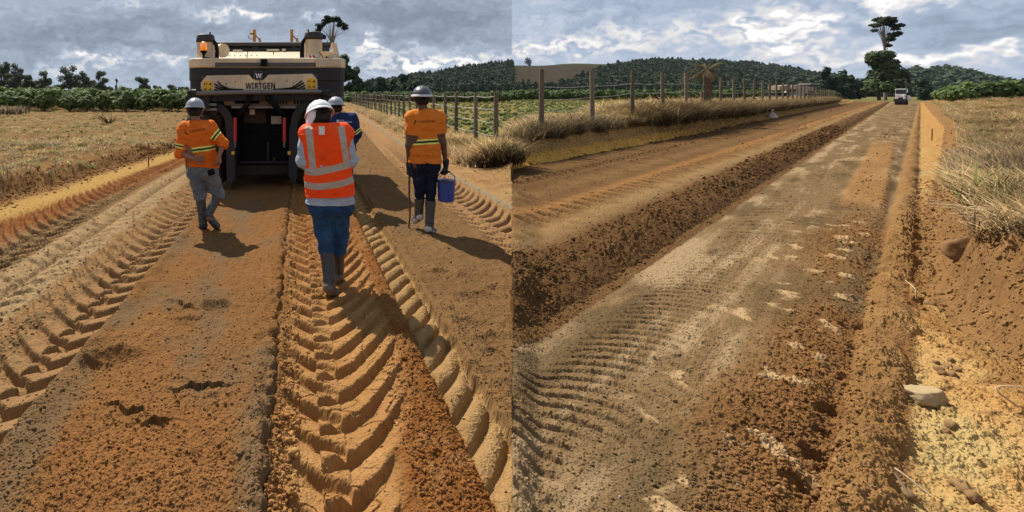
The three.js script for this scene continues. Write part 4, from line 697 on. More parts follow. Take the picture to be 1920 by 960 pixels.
    mesh('side_strut', box(.22, .28, .3, ...P(s < 0 ? 384 : 606, 190, -.1)), coal, m);
  }
  // rotor housing with its tail board
  mesh('rotor_housing', join([box(X(546) - X(440), Y(238) - Y(322), 2.2, X(493), (Y(238) + Y(322)) / 2, -1.65, .03)]), black, m);
  mesh('tail_board', slab([[X(437), Y(334)], [X(549), Y(332)], [X(549), Y(316)], [X(437), Y(318)]], .06, .01).translate(0, 0, -.45), std(.05, .043, .036, .85, { map: dust }), m);
  mesh('tail_frame', join([box(.9, .04, .06, X(493), Y(310), -.42), box(.05, .35, .06, X(500), Y(290), -.5), box(.06, .08, .06, X(512), Y(304), -.4)]), coal, m);
  mesh('side_ladder', join([0, 1, 2, 3].map((i) => box(.3, .03, .2, X(360), Y(240 + i * 22), -2.0)).concat([box(.03, .9, .04, X(346), Y(270), -1.95), box(.03, .9, .04, X(374), Y(270), -1.95)])), coal, m);
  // four wheels with cleats
  const R = .80, tyreGeo = new THREE.LatheGeometry([[.36, -.30], [.55, -.365], [.70, -.36], [.765, -.30], [.775, 0], [.765, .30], [.70, .36], [.55, .365], [.36, .30]].map(([a, b]) => new THREE.Vector2(a, b)), 56).rotateZ(Math.PI / 2);
  const cleats = []; for (let i = 0; i < 20; i++) for (const s of [-1, 1]) { const n = 6, a0 = (i + (s > 0 ? .42 : 0)) / 20 * Math.PI * 2; for (let k = 0; k < n; k++) { const q = .0 + k * .06, ang = a0 - (.5 * (q + .03) + .75 * (q + .03) ** 2) / R * 1.0, rr = .79 - (k > 4 ? .025 : 0); cleats.push(new THREE.BoxGeometry(.075, .07, .065).rotateY(s * -.55).translate(s * (q - .02), rr, 0).rotateX(-ang)); } }
  const cleatGeo = join(cleats), rimGeo = join([new THREE.LatheGeometry([[0, .02], [.12, .06], [.25, .02], [.34, .1], [.37, .31], [.34, .31], [.3, .1]].map(([a, b]) => new THREE.Vector2(a, b)), 32).rotateZ(Math.PI / 2), ...Array.from({ length: 8 }, (_, i) => cyl(.018, .018, .06, .16 * Math.cos(i * .785), 0, .16 * Math.sin(i * .785), 8).rotateZ(Math.PI / 2))]);
  for (const [wx, z] of [[-1.80, -1.45], [.23, -1.45], [-1.78, -6.2], [.21, -6.2]]) {
    const w = new THREE.Group(); w.name = 'wheel'; w.position.set(wx - ox, R - .005, z); m.add(w);
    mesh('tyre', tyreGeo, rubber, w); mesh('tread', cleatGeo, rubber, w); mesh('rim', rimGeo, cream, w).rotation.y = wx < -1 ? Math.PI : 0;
  }
  // front part with the driver's cab, hidden from behind
  mesh('front_frame', join([box(1.5, .7, 3.2, 0, 1.25, -6.4, .06)]), coal, m);
  mesh('front_hood', join([box(1.6, .8, 2.2, 0, 1.9, -7.0, .15)]), cream, m);
}
console.log('machine', Date.now());

// ---------------------------------------------------------------- people: bodies meshed from joined, tapered bones
function sdfMesh(f, lo, hi, cell) {                                        // surface nets
  const n = [0, 1, 2].map((a) => Math.ceil((hi[a] - lo[a]) / cell) + 2), [nx, ny, nz] = n, V = new Float32Array(nx * ny * nz), id = new Int32Array(nx * ny * nz).fill(-1), pos = [], idx = [];
  for (let k = 0, o = 0; k < nz; k++) for (let j = 0; j < ny; j++) for (let i = 0; i < nx; i++, o++) V[o] = f(lo[0] + i * cell, lo[1] + j * cell, lo[2] + k * cell);
  const sx = 1, sy = nx, sz = nx * ny, cor = [0, sx, sy, sx + sy, sz, sx + sz, sy + sz, sx + sy + sz], edges = [[0, 1], [2, 3], [4, 5], [6, 7], [0, 2], [1, 3], [4, 6], [5, 7], [0, 4], [1, 5], [2, 6], [3, 7]];
  for (let k = 0; k < nz - 1; k++) for (let j = 0; j < ny - 1; j++) for (let i = 0; i < nx - 1; i++) {
    const o = i + j * sy + k * sz; let m = 0; for (let c = 0; c < 8; c++) if (V[o + cor[c]] < 0) m |= 1 << c; if (m === 0 || m === 255) continue;
    let x = 0, y = 0, z = 0, q = 0; for (const [a, b] of edges) { const va = V[o + cor[a]], vb = V[o + cor[b]]; if ((va < 0) === (vb < 0)) continue; const t = va / (va - vb); x += lerp(a & 1, b & 1, t); y += lerp(a >> 1 & 1, b >> 1 & 1, t); z += lerp(a >> 2, b >> 2, t); q++; }
    id[o] = pos.length / 3; pos.push(lo[0] + (i + x / q) * cell, lo[1] + (j + y / q) * cell, lo[2] + (k + z / q) * cell);
  }
  const quad = (a, b, c, d, flip) => { if (a < 0 || b < 0 || c < 0 || d < 0) return; flip ? idx.push(a, c, b, b, c, d) : idx.push(a, b, c, b, d, c); };
  for (let k = 1; k < nz - 1; k++) for (let j = 1; j < ny - 1; j++) for (let i = 1; i < nx - 1; i++) {
    const o = i + j * sy + k * sz, v = V[o] < 0;
    if (v !== V[o + sx] < 0) quad(id[o - sy - sz], id[o - sz], id[o - sy], id[o], !v);
    if (v !== V[o + sy] < 0) quad(id[o - sx - sz], id[o - sx], id[o - sz], id[o], !v);
    if (v !== V[o + sz] < 0) quad(id[o - sx - sy], id[o - sy], id[o - sx], id[o], !v);
  }
  const nor = new Float32Array(pos.length), e = cell * .5; for (let i = 0; i < pos.length; i += 3) { const [x, y, z] = [pos[i], pos[i + 1], pos[i + 2]]; const a = f(x + e, y, z) - f(x - e, y, z), b = f(x, y + e, z) - f(x, y - e, z), c = f(x, y, z + e) - f(x, y, z - e), l = Math.hypot(a, b, c) || 1; nor[i] = a / l; nor[i + 1] = b / l; nor[i + 2] = c / l; }
  const g = new THREE.BufferGeometry(); g.setAttribute('position', new THREE.Float32BufferAttribute(pos, 3)); g.setAttribute('normal', new THREE.BufferAttribute(nor, 3)); g.setIndex(idx); return g;
}
const bone = (a, ra, b, rb) => { const dx = b[0] - a[0], dy = b[1] - a[1], dz = b[2] - a[2], L = dx * dx + dy * dy + dz * dz || 1e-9; return { lo: a.map((v, i) => Math.min(v - ra, b[i] - rb)), hi: a.map((v, i) => Math.max(v + ra, b[i] + rb)), d: (x, y, z) => { const px = x - a[0], py = y - a[1], pz = z - a[2], t = clamp((px * dx + py * dy + pz * dz) / L), qx = px - dx * t, qy = py - dy * t, qz = pz - dz * t; return Math.sqrt(qx * qx + qy * qy + qz * qz) - (ra + (rb - ra) * t); } }; };
const egg = (c, r) => ({ lo: c.map((v, i) => v - r[i]), hi: c.map((v, i) => v + r[i]), d: (x, y, z) => { const k = Math.hypot((x - c[0]) / r[0], (y - c[1]) / r[1], (z - c[2]) / r[2]); return (k - 1) * Math.min(...r); } });
const smin = (a, b, k) => { const h = Math.max(k - Math.abs(a - b), 0) / k; return Math.min(a, b) - h * h * k * .25; };
function blend(bones, k = .03, grow = 0) { return (x, y, z) => { let d = 1e3; for (const b of bones) { const q = b.d(x, y, z) - grow; d = d > 1e2 ? q : smin(d, q, k); } return d; }; }
function bounds(bones, pad) { const lo = [1e9, 1e9, 1e9], hi = [-1e9, -1e9, -1e9]; for (const b of bones) for (let a = 0; a < 3; a++) { lo[a] = Math.min(lo[a], b.lo[a] - pad); hi[a] = Math.max(hi[a], b.hi[a] + pad); } return [lo, hi]; }
function cloth(bones, { grow, cell = .0095, k = .035, cut = [], fold = .006, seed = 1, fy = 14 }) {
  const f0 = blend(bones, k, grow), f = (x, y, z) => { let d = f0(x, y, z); if (d < .05 && d > -.05) d += fold * (noise(x * 9 + seed * 3.1 + z * 4, y * fy + z * 9) + .5 * noise(x * 22 + y * 9, y * fy * 1.6 - z * 16 + seed)); for (const c of cut) d = Math.max(d, c(x, y, z)); return d; };
  const [lo, hi] = bounds(bones, grow + .03); return sdfMesh(f, lo, hi, cell);
}
const add3 = (a, b, t = 1) => [a[0] + b[0] * t, a[1] + b[1] * t, a[2] + b[2] * t], sub3 = (a, b) => [a[0] - b[0], a[1] - b[1], a[2] - b[2]], mix3 = (a, b, t) => a.map((v, i) => lerp(v, b[i], t)), len3 = (a) => Math.hypot(...a), unit = (a) => { const l = len3(a) || 1; return a.map((v) => v / l); }, cross3 = (a, b) => [a[1] * b[2] - a[2] * b[1], a[2] * b[0] - a[0] * b[2], a[0] * b[1] - a[1] * b[0]];
// a hand: palm, four fingers of different lengths with two bends, a thumb from the side of the palm
function handBones(wrist, dir, palm, thumbSide, curl) {
  const d = unit(dir), n = unit(sub3(palm, d.map((v) => v * (palm[0] * d[0] + palm[1] * d[1] + palm[2] * d[2])))), s = cross3(n, d).map((v) => v * thumbSide), out = [], at3 = (a, b, c) => [0, 1, 2].map((i) => wrist[i] + d[i] * a + s[i] * b + n[i] * c);
  for (const b of [-.026, -.009, .009, .026]) out.push(bone(at3(.0, b * .7, 0), .017, at3(.085, b, 0), .013));
  [[-.033, .055], [-.011, .068], [.011, .075], [.031, .066]].forEach(([b, L]) => { let p = at3(.085, b, 0), a = 0, r = .0095; for (const q of [.45, .3, .25]) { a += curl; const e = [0, 1, 2].map((i) => p[i] + (d[i] * Math.cos(a) + n[i] * Math.sin(a)) * L * q); out.push(bone(p, r, e, r * .93)); p = e; r *= .93; } });
  let p = at3(.02, .028, .005); for (const [q, b, c] of [[.04, .032, .012], [.03, .012, .02]]) { const e = [0, 1, 2].map((i) => p[i] + d[i] * q + s[i] * b * (1 - curl * .6) + n[i] * c); out.push(bone(p, .0125, e, .0105)); p = e; }
  return out;
}
function canvasTexture(w, h, draw) { const c = document.createElement('canvas'); c.width = w; c.height = h; const x = c.getContext('2d'); draw(x); const t = new THREE.CanvasTexture(c); t.colorSpace = THREE.SRGBColorSpace; t.magFilter = THREE.LinearFilter; return t; }
function backFrontUV(g) {                                                  // the back of a garment uses the left half of its cloth, the front the right half
  const q = g.toNonIndexed(), p = q.attributes.position, n = q.attributes.normal, uv = new Float32Array(p.count * 2);
  for (let i = 0; i < p.count; i += 3) { const back = n.getZ(i) + n.getZ(i + 1) + n.getZ(i + 2) > -.35; for (let k = i; k < i + 3; k++) { uv[k * 2] = (clamp(p.getX(k) + .5, .002, .998)) / 2 + (back ? 0 : .5); uv[k * 2 + 1] = (p.getY(k) - .5) / 1.25; } }
  q.setAttribute('uv', new THREE.BufferAttribute(uv, 2)); return q;
}
const weave = tileTexture(512, (u, v) => { const w = .05 * tn(u, v, 8, 70), a = Math.abs(tn(u + w, v * 1 + w, 20, 5) - .5) * 2, b = Math.abs(tn(u - w, v, 44, 60) - .5) * 2, g = 255 * clamp(.5 * (1 - a) ** 2 + .25 * (1 - b) + .25 * tn(u, v, 256, 50)); return [g, g, g]; });
// joints are read off the photograph (px, py, metres nearer the camera) at the person's own depth
function person(o) {
  const D = o.depth, k = D / FOCAL, bx = (o.base[0] - PX) * k, by = ground(bx, D) + (o.sink ?? 0);
  const p = thing('person', o.label, 'person', [bx, by, -D]);
  const L = ([px, py, z = 0]) => { const q = at(px, py, D - z); return [q[0] - bx, q[1] - by, z]; };
  const j = {}; for (const n in o.joints) j[n] = L(o.joints[n]);
  const skinMat = std(...o.skin, .55), legTop = o.bootTop, P0 = (a, b) => L([a, b])[1];
  const hipMid = mix3(j.hipL, j.hipR, .5), shMid = mix3(j.shL, j.shR, .5), right = unit(sub3(j.shR, j.shL)), hw = len3(sub3(j.shR, j.shL)) / 2, hr = unit(sub3(j.hipR, j.hipL));
  const torso = [];
  for (const s of [-1, 1]) { const a = add3(add3(shMid, right, s * hw * .52), [0, -.075, 0]), w = add3(mix3(shMid, hipMid, .66), right, s * .062), b = add3(hipMid, hr, s * .078); torso.push(bone(a, .112, w, .108), bone(w, .108, add3(b, [0, .03, 0]), .112)); }
  torso.push(bone(j.shL, .058, add3(shMid, [0, .02, 0]), .072), bone(j.shR, .058, add3(shMid, [0, .02, 0]), .072));
  const arm = (s) => [bone(j['sh' + s], .056, j['el' + s], .042), bone(j['el' + s], .041, j['wr' + s], .028)];
  const seat = [bone(j.hipL, .105, j.hipR, .105)];
  const leg = (s) => [bone(j['hip' + s], .088, j['kn' + s], .052), bone(j['kn' + s], .05, j['an' + s], .042)];
  const foot = (s) => [bone(add3(j['an' + s], [0, -.03, .02]), .04, j['toe' + s], .034)];
  const neckTop = add3(j.head, [0, -.06, .02]);
  const core = [...torso, ...arm('L'), ...arm('R'), ...seat, ...leg('L'), ...leg('R'), ...foot('L'), ...foot('R'), bone(add3(shMid, [0, .03, 0]), .06, neckTop, .054)];
  // head with jaw, nose, brow, lips, eyes and ears; faces away along f
  const f = unit(o.face ?? [0, 0, -1]), hs = unit(cross3(f, [0, 1, 0])), hu = cross3(hs, f), H = (a, b, c) => [0, 1, 2].map((i) => j.head[i] + hs[i] * a + hu[i] * b + f[i] * c);
  const headB = [bone(H(0, .025, -.02), .082, H(0, .03, .03), .076), bone(H(0, -.06, .03), .05, H(0, -.085, .06), .034), bone(H(-.03, -.03, .05), .04, H(.03, -.03, .05), .04), bone(H(0, .0, .095), .011, H(0, -.03, .112), .014), bone(H(-.035, .022, .086), .014, H(.035, .022, .086), .014), bone(H(-.018, -.062, .092), .008, H(.018, -.062, .092), .008), bone(H(.032, .004, .084), .012, H(.034, .004, .085), .012), bone(H(-.032, .004, .084), .012, H(-.034, .004, .085), .012)];
  for (const s of [-1, 1]) headB.push(bone(H(s * .082, .018, -.012), .012, H(s * .084, -.028, -.004), .010), bone(H(s * .09, .02, -.022), .008, H(s * .088, -.02, -.018), .007));
  const bits = [sdfMesh(blend(core, .03, -.004), ...bounds(core, .03), .014), sdfMesh(blend(headB, .02), ...bounds(headB, .02), .006)];
  for (const s of ['L', 'R']) if (o['hand' + s]) { const h = o['hand' + s], hb = handBones(j['wr' + s], h.dir, h.palm, h.thumb, h.curl); if (h.glove) mesh('glove', sdfMesh(blend([...hb, bone(add3(j['wr' + s], unit(h.dir), -.05), .036, j['wr' + s], .03)], .008, .004), ...bounds(hb, .08), .005), h.glove, p); else bits.push(sdfMesh(blend(hb, .008), ...bounds(hb, .02), .0045)); }
  const body = mesh('body', mergeGeometries(bits), skinMat, p);
  mesh('hair', sdfMesh((x, y, z) => Math.max(blend([bone(H(0, .022, -.03), .088, H(0, .03, .02), .083), bone(H(-.03, -.02, -.05), .05, H(.03, -.02, -.05), .05)], .02)(x, y, z), (x - H(0, 0, 0)[0]) * f[0] + (y - H(0, 0, 0)[1]) * f[1] + (z - H(0, 0, 0)[2]) * f[2] - .045), ...bounds([egg(j.head, [.12, .13, .13])], .01), .007), std(.015, .012, .01, .8), p);
  // shirt
  const sl = o.sleeve ?? .5, arms = ['L', 'R'].flatMap((s) => sl <= 1 ? [bone(j['sh' + s], .058, mix3(j['sh' + s], j['el' + s], sl), lerp(.056, .046, sl))] : [bone(j['sh' + s], .058, j['el' + s], .046), bone(j['el' + s], .045, mix3(j['el' + s], j['wr' + s], sl - 1), .034)]);
  const hem = P0(0, o.hem), tilt = o.hemTilt ?? 0, fit = o.fit ?? .016;
  const neckCut = bone(add3(shMid, [0, .03, 0]), .062, add3(neckTop, [0, .1, -.03]), .066), nk = (x, y, z) => -(neckCut.d(x, y, z)), above = (x, y, z) => y - (neckTop[1] - .01);
  const ends = ['L', 'R'].map((s) => { const e = sl <= 1 ? mix3(j['sh' + s], j['el' + s], sl) : mix3(j['el' + s], j['wr' + s], sl - 1), v = unit(sl <= 1 ? sub3(j['el' + s], j['sh' + s]) : sub3(j['wr' + s], j['el' + s])); return (x, y, z) => { const q = (x - e[0]) * v[0] + (y - e[1]) * v[1] + (z - e[2]) * v[2], w = Math.hypot(x - e[0], y - e[1], z - e[2]); return w < .13 ? q - .01 : -1; }; });
  const hemCut = (x, y, z) => hem + tilt * x - y + .006 * noise(x * 6, 3);
  const shirtB = [...torso, ...arms, ...seat];
  const shirtG = cloth(shirtB, { grow: fit, cut: [hemCut, nk, above, ...ends], fold: o.fold ?? .016, seed: o.seed });
  const px2 = (ctx) => { const S = 512; ctx.setTransform(k * S, 0, 0, k * S, (-PX * k - bx + .5) * S, (1.75 - EYE + by - PY * k) * S); };
  const print = (draw, base) => canvasTexture(1024, 640, (c) => { c.fillStyle = base; c.fillRect(0, 0, 1024, 640); { const q = rng(o.seed * 7 + 1); for (let i = 0; i < 260; i++) { c.globalAlpha = .03 + .05 * q(); c.fillStyle = q() < .6 ? '#5a3a20' : '#ffe8c8'; c.beginPath(); c.ellipse(q() * 1024, q() * 640, 4 + 26 * q(), 4 + 20 * q(), q() * 3, 0, 7); c.fill(); } c.globalAlpha = 1; } c.save(); c.beginPath(); c.rect(0, 0, 512, 640); c.clip(); px2(c); draw(c); c.restore(); c.setTransform(1, 0, 0, 1, 0, 0); });
  const fabric = (map, rough = .85) => new THREE.MeshPhysicalMaterial({ map, roughness: rough, bumpMap: weave, bumpScale: .012, sheen: .2, sheenRoughness: .8, specularIntensity: .35 });
  mesh('shirt', backFrontUV(shirtG), fabric(print(o.shirtDraw ?? (() => {}), o.shirtColour)), p);
  if (o.collar) mesh('collar', sdfMesh((x, y, z) => Math.max(Math.abs(neckCut.d(x, y, z) - .006) - .006, y - (neckTop[1] - .035) + .25 * (z > 0 ? 0 : -z), shMid[1] + .015 - y), ...bounds([neckCut], .03), .007), std(...o.collar, .85), p);
  if (o.vest) {
    const vb = [...torso, bone(j.shL, .05, mix3(j.shL, shMid, .3), .06), bone(j.shR, .05, mix3(j.shR, shMid, .3), .06), ...seat], vh = P0(0, o.vest.hem);
    const holes = ['L', 'R'].map((s) => { const e = mix3(j['sh' + s], shMid, -.12), b2 = bone(e, .07, add3(e, [0, -.16, 0]), .075); return (x, y, z) => -(b2.d(x, y, z)) * 1; });
    const g = cloth(vb, { grow: fit + .014, cut: [(x, y, z) => vh + .03 * x - y, ...holes.map((h) => (x, y, z) => h(x, y, z)), (x, y, z) => -(neckCut.d(x, y, z) - .012), (x, y, z) => y - (shMid[1] + .10)], fold: .013, seed: 9 });
    mesh('safety_vest', backFrontUV(g), fabric(print(o.vest.draw, o.vest.colour), .7), p);
    const tg = L(o.vest.tag); mesh('neck_tag', box(.05, .07, .004, tg[0], tg[1], o.vest.tagZ, .002), std(.62, .64, .68, .8), p);
  }
  // trousers, boots
  const legsB = [...seat, ...leg('L'), ...leg('R')], bt = (s) => P0(0, o.bootTop[s]), waist = hem + .10;
  const stop = ['L', 'R'].map((s) => { const a = j['kn' + s], b = j['an' + s], v = unit(sub3(b, a)), e = mix3(a, b, o.tuck[s === 'L' ? 0 : 1]); return (x, y, z) => { const w = Math.hypot(x - e[0], y - e[1], z - e[2]); const other = (s === 'L' ? j.knR : j.knL), q = (x - e[0]) * v[0] + (y - e[1]) * v[1] + (z - e[2]) * v[2]; return w < .6 ? q : -1; }; });
  mesh('trousers', cloth(legsB, { grow: (o.loose ?? .024) * .7, cut: [(x, y, z) => y - waist, ...stop.map((s, i) => (x, y, z) => { const a = ['L', 'R'][i], b = a === 'L' ? 'R' : 'L', near = bone(j['kn' + a], .06, j['an' + a], .05).d(x, y, z) < bone(j['kn' + b], .06, j['an' + b], .05).d(x, y, z); return near ? s(x, y, z) : -1; })], fold: .022, seed: o.seed + 2, fy: 8, k: .014 }), new THREE.MeshPhysicalMaterial({ color: rgb(1, 1, 1), map: o.trouserMap, roughness: .9, bumpMap: weave, bumpScale: .014, specularIntensity: .3 }), p);
  ['L', 'R'].forEach((s, i) => {
    const top = mix3(j['kn' + s], j['an' + s], o.tuck[i] - .05), an = j['an' + s], toe = j['toe' + s], heel = add3(an, unit(sub3(an, toe)), .03), B = [bone(top, .064, mix3(top, an, .8), .05), bone(mix3(top, an, .8), .05, add3(an, [0, -.01, 0]), .05), bone(add3(heel, [0, -.025, 0]), .045, toe, .042)], v = unit(sub3(an, top));
    const boot = mesh('boot', sdfMesh((x, y, z) => { let d = blend(B, .02)(x, y, z) + .004 * noise(x * 20, y * 30 + z * 20); return Math.max(d, -((x - top[0]) * v[0] + (y - top[1]) * v[1] + (z - top[2]) * v[2])); }, ...bounds(B, .03), .008), o.bootMat, p);
    const low = add3(mix3(heel, toe, .0), [0, -.055, 0]); if (o.soleMat) mesh('boot_sole', sdfMesh((x, y, z) => { const d = blend([B[2]], .02, .006)(x, y, z), q = unit(sub3(toe, heel)), nrm = unit(cross3(cross3(q, [0, -1, 0]), q)); return Math.max(d, -((x - heel[0]) * nrm[0] + (y - heel[1]) * nrm[1] + (z - heel[2]) * nrm[2]) + .012 + .008 * noise(x * 30, z * 30)); }, ...bounds(B.slice(2), .03), .008), o.soleMat, boot);
  });
  // helmet: ribbed dome, brim, peak, inner band
  const hg = new THREE.Group(); hg.name = 'helmet'; hg.position.set(...H(0, .045, -.005)); const basis = new THREE.Matrix4().makeBasis(new THREE.Vector3(...hs), new THREE.Vector3(...hu), new THREE.Vector3(...f.map((v) => -v))); hg.quaternion.setFromRotationMatrix(basis); p.add(hg); hg.rotateX(o.helmetTilt ?? 0);
  const dome = new THREE.SphereGeometry(1, 36, 18, 0, Math.PI * 2, 0, Math.PI / 2), dp = dome.attributes.position; for (let i = 0; i < dp.count; i++) { const x = dp.getX(i), y = dp.getY(i), z = dp.getZ(i), rib = 1 + .035 * y * (gauss(x / .07) + .6 * gauss((Math.abs(x) - .35) / .07)); dp.setXYZ(i, x * .118 * rib, y * .118 * rib, z * .142 * rib); } dome.computeVertexNormals();
  mesh('shell', dome, o.helmetMat, hg);
  const brim = new THREE.LatheGeometry([[1.0, .012], [1.05, .004], [1.1, -.010], [1.09, -.016], [1.0, -.002]].map((q) => new THREE.Vector2(...q)), 40); brim.scale(.118, 1, .142); const bp = brim.attributes.position; for (let i = 0; i < bp.count; i++) if (bp.getZ(i) < -.1) { bp.setZ(i, bp.getZ(i) * 1.28 - 0); bp.setY(i, bp.getY(i) - .01); } brim.computeVertexNormals(); mesh('brim', brim, o.brimMat ?? o.helmetMat, hg);
  mesh('headband', new THREE.LatheGeometry([[.95, 0], [.96, -.045], [.93, -.05], [.92, 0]].map((q) => new THREE.Vector2(...q)), 36).scale(.1, 1, .118), o.bandMat ?? black, hg);
  mesh('harness_knob', cyl(.018, .018, .02, 0, 0, 0, 12).rotateX(Math.PI / 2).translate(0, -.035, .115), black, hg);
  return { p, L, H, j };
}
const mottle = (base, r, seed, blots) => canvasTexture(256, 256, (c) => { c.fillStyle = base; c.fillRect(0, 0, 256, 256); const q = rng(seed); for (let i = 0; i < 900; i++) { c.fillStyle = blots[Math.floor(q() * blots.length)]; c.globalAlpha = .05 + .12 * q(); c.beginPath(); c.ellipse(q() * 256, q() * 256, 3 + q() * 22, 3 + q() * 22, 0, 0, 7); c.fill(); } });
function planarUV(m, s = .8) { const g = m.geometry, q = g.attributes.position, uv = new Float32Array(q.count * 2); for (let i = 0; i < q.count; i++) { uv[i * 2] = q.getX(i) / s + .5; uv[i * 2 + 1] = q.getY(i) / s / 1.4; } g.setAttribute('uv', new THREE.BufferAttribute(uv, 2)); }
const bootMat = std(.035, .034, .033, .45), greyBoot = std(.055, .052, .048, .55), dustySole = std(.14, .11, .085, .9);
const teeDark = '#241c18';
const helmetGrey = new THREE.MeshPhysicalMaterial({ color: rgb(.24, .26, .29), roughness: .35, clearcoat: .4 }), helmetDark = new THREE.MeshPhysicalMaterial({ color: rgb(.05, .053, .06), roughness: .4, clearcoat: .25 }), helmetWhite = new THREE.MeshPhysicalMaterial({ color: rgb(.72, .72, .74), roughness: .35, clearcoat: .4 });
const band = (c, pts, w, col) => { c.strokeStyle = col; c.lineWidth = w; c.lineCap = 'butt'; c.beginPath(); pts.forEach(([x, y], i) => i ? c.lineTo(x, y) : c.moveTo(x, y)); c.stroke(); };
const hivis = (c, pts, w = 8) => { band(c, pts, w, '#d9e07a'); band(c, pts, w * .38, '#3a3c22'); };
const made = [];
// worker in an orange long-sleeved shirt, hands behind his back
made.push(person({
  label: 'person in orange long-sleeved shirt and faded jeans, one hand behind the back', depth: 6.59, base: [392, 430], seed: 3, skin: [.23, .105, .06], face: [-.05, -.12, -1],
  joints: { head: [366, 208, -.03], shL: [345, 241, 0], shR: [394, 238, 0], elL: [337, 287, .05], elR: [419, 270, .05], wrL: [364, 297, .20], wrR: [411, 292, .12], hipL: [369, 322], hipR: [391, 320], knL: [376, 372, -.02], knR: [410, 364, -.07], anL: [381, 420, -.02], anR: [391, 402, .06], toeL: [377, 427, -.13], toeR: [407, 424, .02] },
  handL: { dir: [1, .02, .06], palm: [0, -.2, 1], thumb: -1, curl: .42 }, handR: { dir: [.1, -1, -.1], palm: [-1, 0, -.2], thumb: 1, curl: .7 },
  sleeve: 1.25, hem: 313, hemTilt: -.10, shirtColour: '#cf651c', bootTop: { L: 372, R: 368 }, tuck: [.05, .18], loose: .03,
  shirtDraw: (c) => { hivis(c, [[350, 282], [372, 279], [405, 275]], 9); hivis(c, [[400, 261], [415, 242]], 9); hivis(c, [[327, 270], [347, 274]], 7); c.fillStyle = teeDark; c.save(); c.translate(350, 249); c.rotate(-.17); c.fillRect(0, -3, 3, 3); c.fillRect(3, 0, 3, 3); c.fillRect(0, -7, 2, 2); c.font = 'bold 5.2px sans-serif'; c.fillText('CONSTRUTORA', 9, 0, 30); c.restore(); },
  trouserMap: mottle('#5d666b', 0, 5, ['#76808a', '#46566a', '#8a8a80', '#3f5270', '#7d7560']), bootMat: greyBoot, soleMat: std(.05, .045, .04, .9), helmetMat: helmetGrey, bandMat: black,
}));
// person in the orange vest with head bent
made.push(person({
  label: 'person in bright orange reflective vest and blue jeans walking in the rut, head bent', depth: 4.62, base: [620, 560], seed: 11, skin: [.30, .13, .085], face: [-.28, -.55, -1],
  joints: { head: [600, 222, -.07], shL: [580, 252, -.02], shR: [643, 250, -.02], elL: [571, 300, -.01], elR: [656, 300, -.02], wrL: [590, 318, -.24], wrR: [638, 312, -.25], hipL: [603, 386], hipR: [636, 386], knL: [613, 468, -.03], knR: [634, 466, -.12], anL: [618, 536, .06], anR: [634, 515, -.22], toeL: [631, 553, -.06], toeR: [640, 530, -.36] },
  handL: { dir: [.5, .2, -1], palm: [1, 0, 0], thumb: -1, curl: .5 }, handR: { dir: [-.5, .2, -1], palm: [-1, 0, 0], thumb: 1, curl: .5 },
  sleeve: 1.85, hem: 381, shirtColour: '#9aa5b4', collar: [.33, .39, .47], bootTop: { L: 478, R: 475 }, tuck: [.12, .12], loose: .026, fit: .02, fold: .016,
  vest: { hem: 366, colour: '#f04a12', tag: [602, 243], tagZ: .135, draw: (c) => { const g = '#a89e92'; band(c, [[578, 236], [587, 322]], 12.5, g); band(c, [[638, 236], [650, 312]], 12.5, g); band(c, [[560, 318], [588, 320], [620, 313], [665, 303]], 12.5, g); band(c, [[560, 344], [600, 345], [630, 341], [668, 333]], 12, g); } },
  trouserMap: mottle('#223f63', 0, 7, ['#2c5078', '#1a3350', '#345c86', '#24405c']), bootMat, soleMat: dustySole, helmetMat: helmetWhite, helmetTilt: 0,
}));
// worker in an orange tee with a bucket and a stick
made.push(person({
  label: 'person in orange short-sleeved shirt carrying a blue bucket and a stick', depth: 6.41, base: [800, 437], seed: 21, skin: [.10, .045, .026], face: [.1, 0, -1],
  joints: { head: [791, 186, -.03], shL: [771, 219], shR: [823, 218], elL: [766, 272, .02], elR: [831, 268, .02], wrL: [767, 314, -.04], wrR: [836, 310, -.02], hipL: [785, 310], hipR: [808, 310], knL: [787, 360, -.02], knR: [808, 364, .0], anL: [785, 404, -.08], anR: [805, 426, .03], toeL: [778, 413, -.16], toeR: [815, 435, -.07] },
  handL: { dir: [0, -1, -.12], palm: [1, 0, -.3], thumb: 1, curl: .85, glove: std(.02, .022, .03, .8) }, handR: { dir: [0, -1, -.05], palm: [-1, 0, 0], thumb: -1, curl: .9, glove: std(.02, .022, .03, .8) },
  sleeve: .62, hem: 305, shirtColour: '#d07426', bootTop: { L: 376, R: 385 }, tuck: [.28, .25], loose: .014, fit: .013,
  shirtDraw: (c) => { hivis(c, [[758, 267], [800, 264], [840, 262]], 9.5); hivis(c, [[752, 258], [773, 261]], 6); c.fillStyle = teeDark; c.save(); c.translate(774, 229); c.rotate(-.03); c.fillRect(0, -4, 3, 3); c.fillRect(-2, 0, 3, 3); c.font = 'bold 5px sans-serif'; c.fillText('CONSTRUTORA', 7, 0, 31); c.restore(); },
  trouserMap: mottle('#141c2c', 0, 9, ['#1b2538', '#0e1420', '#222c40']), bootMat: greyBoot, soleMat: std(.5, .47, .42, .9), helmetMat: helmetDark, brimMat: std(.5, .5, .5, .5), bandMat: black,
}));
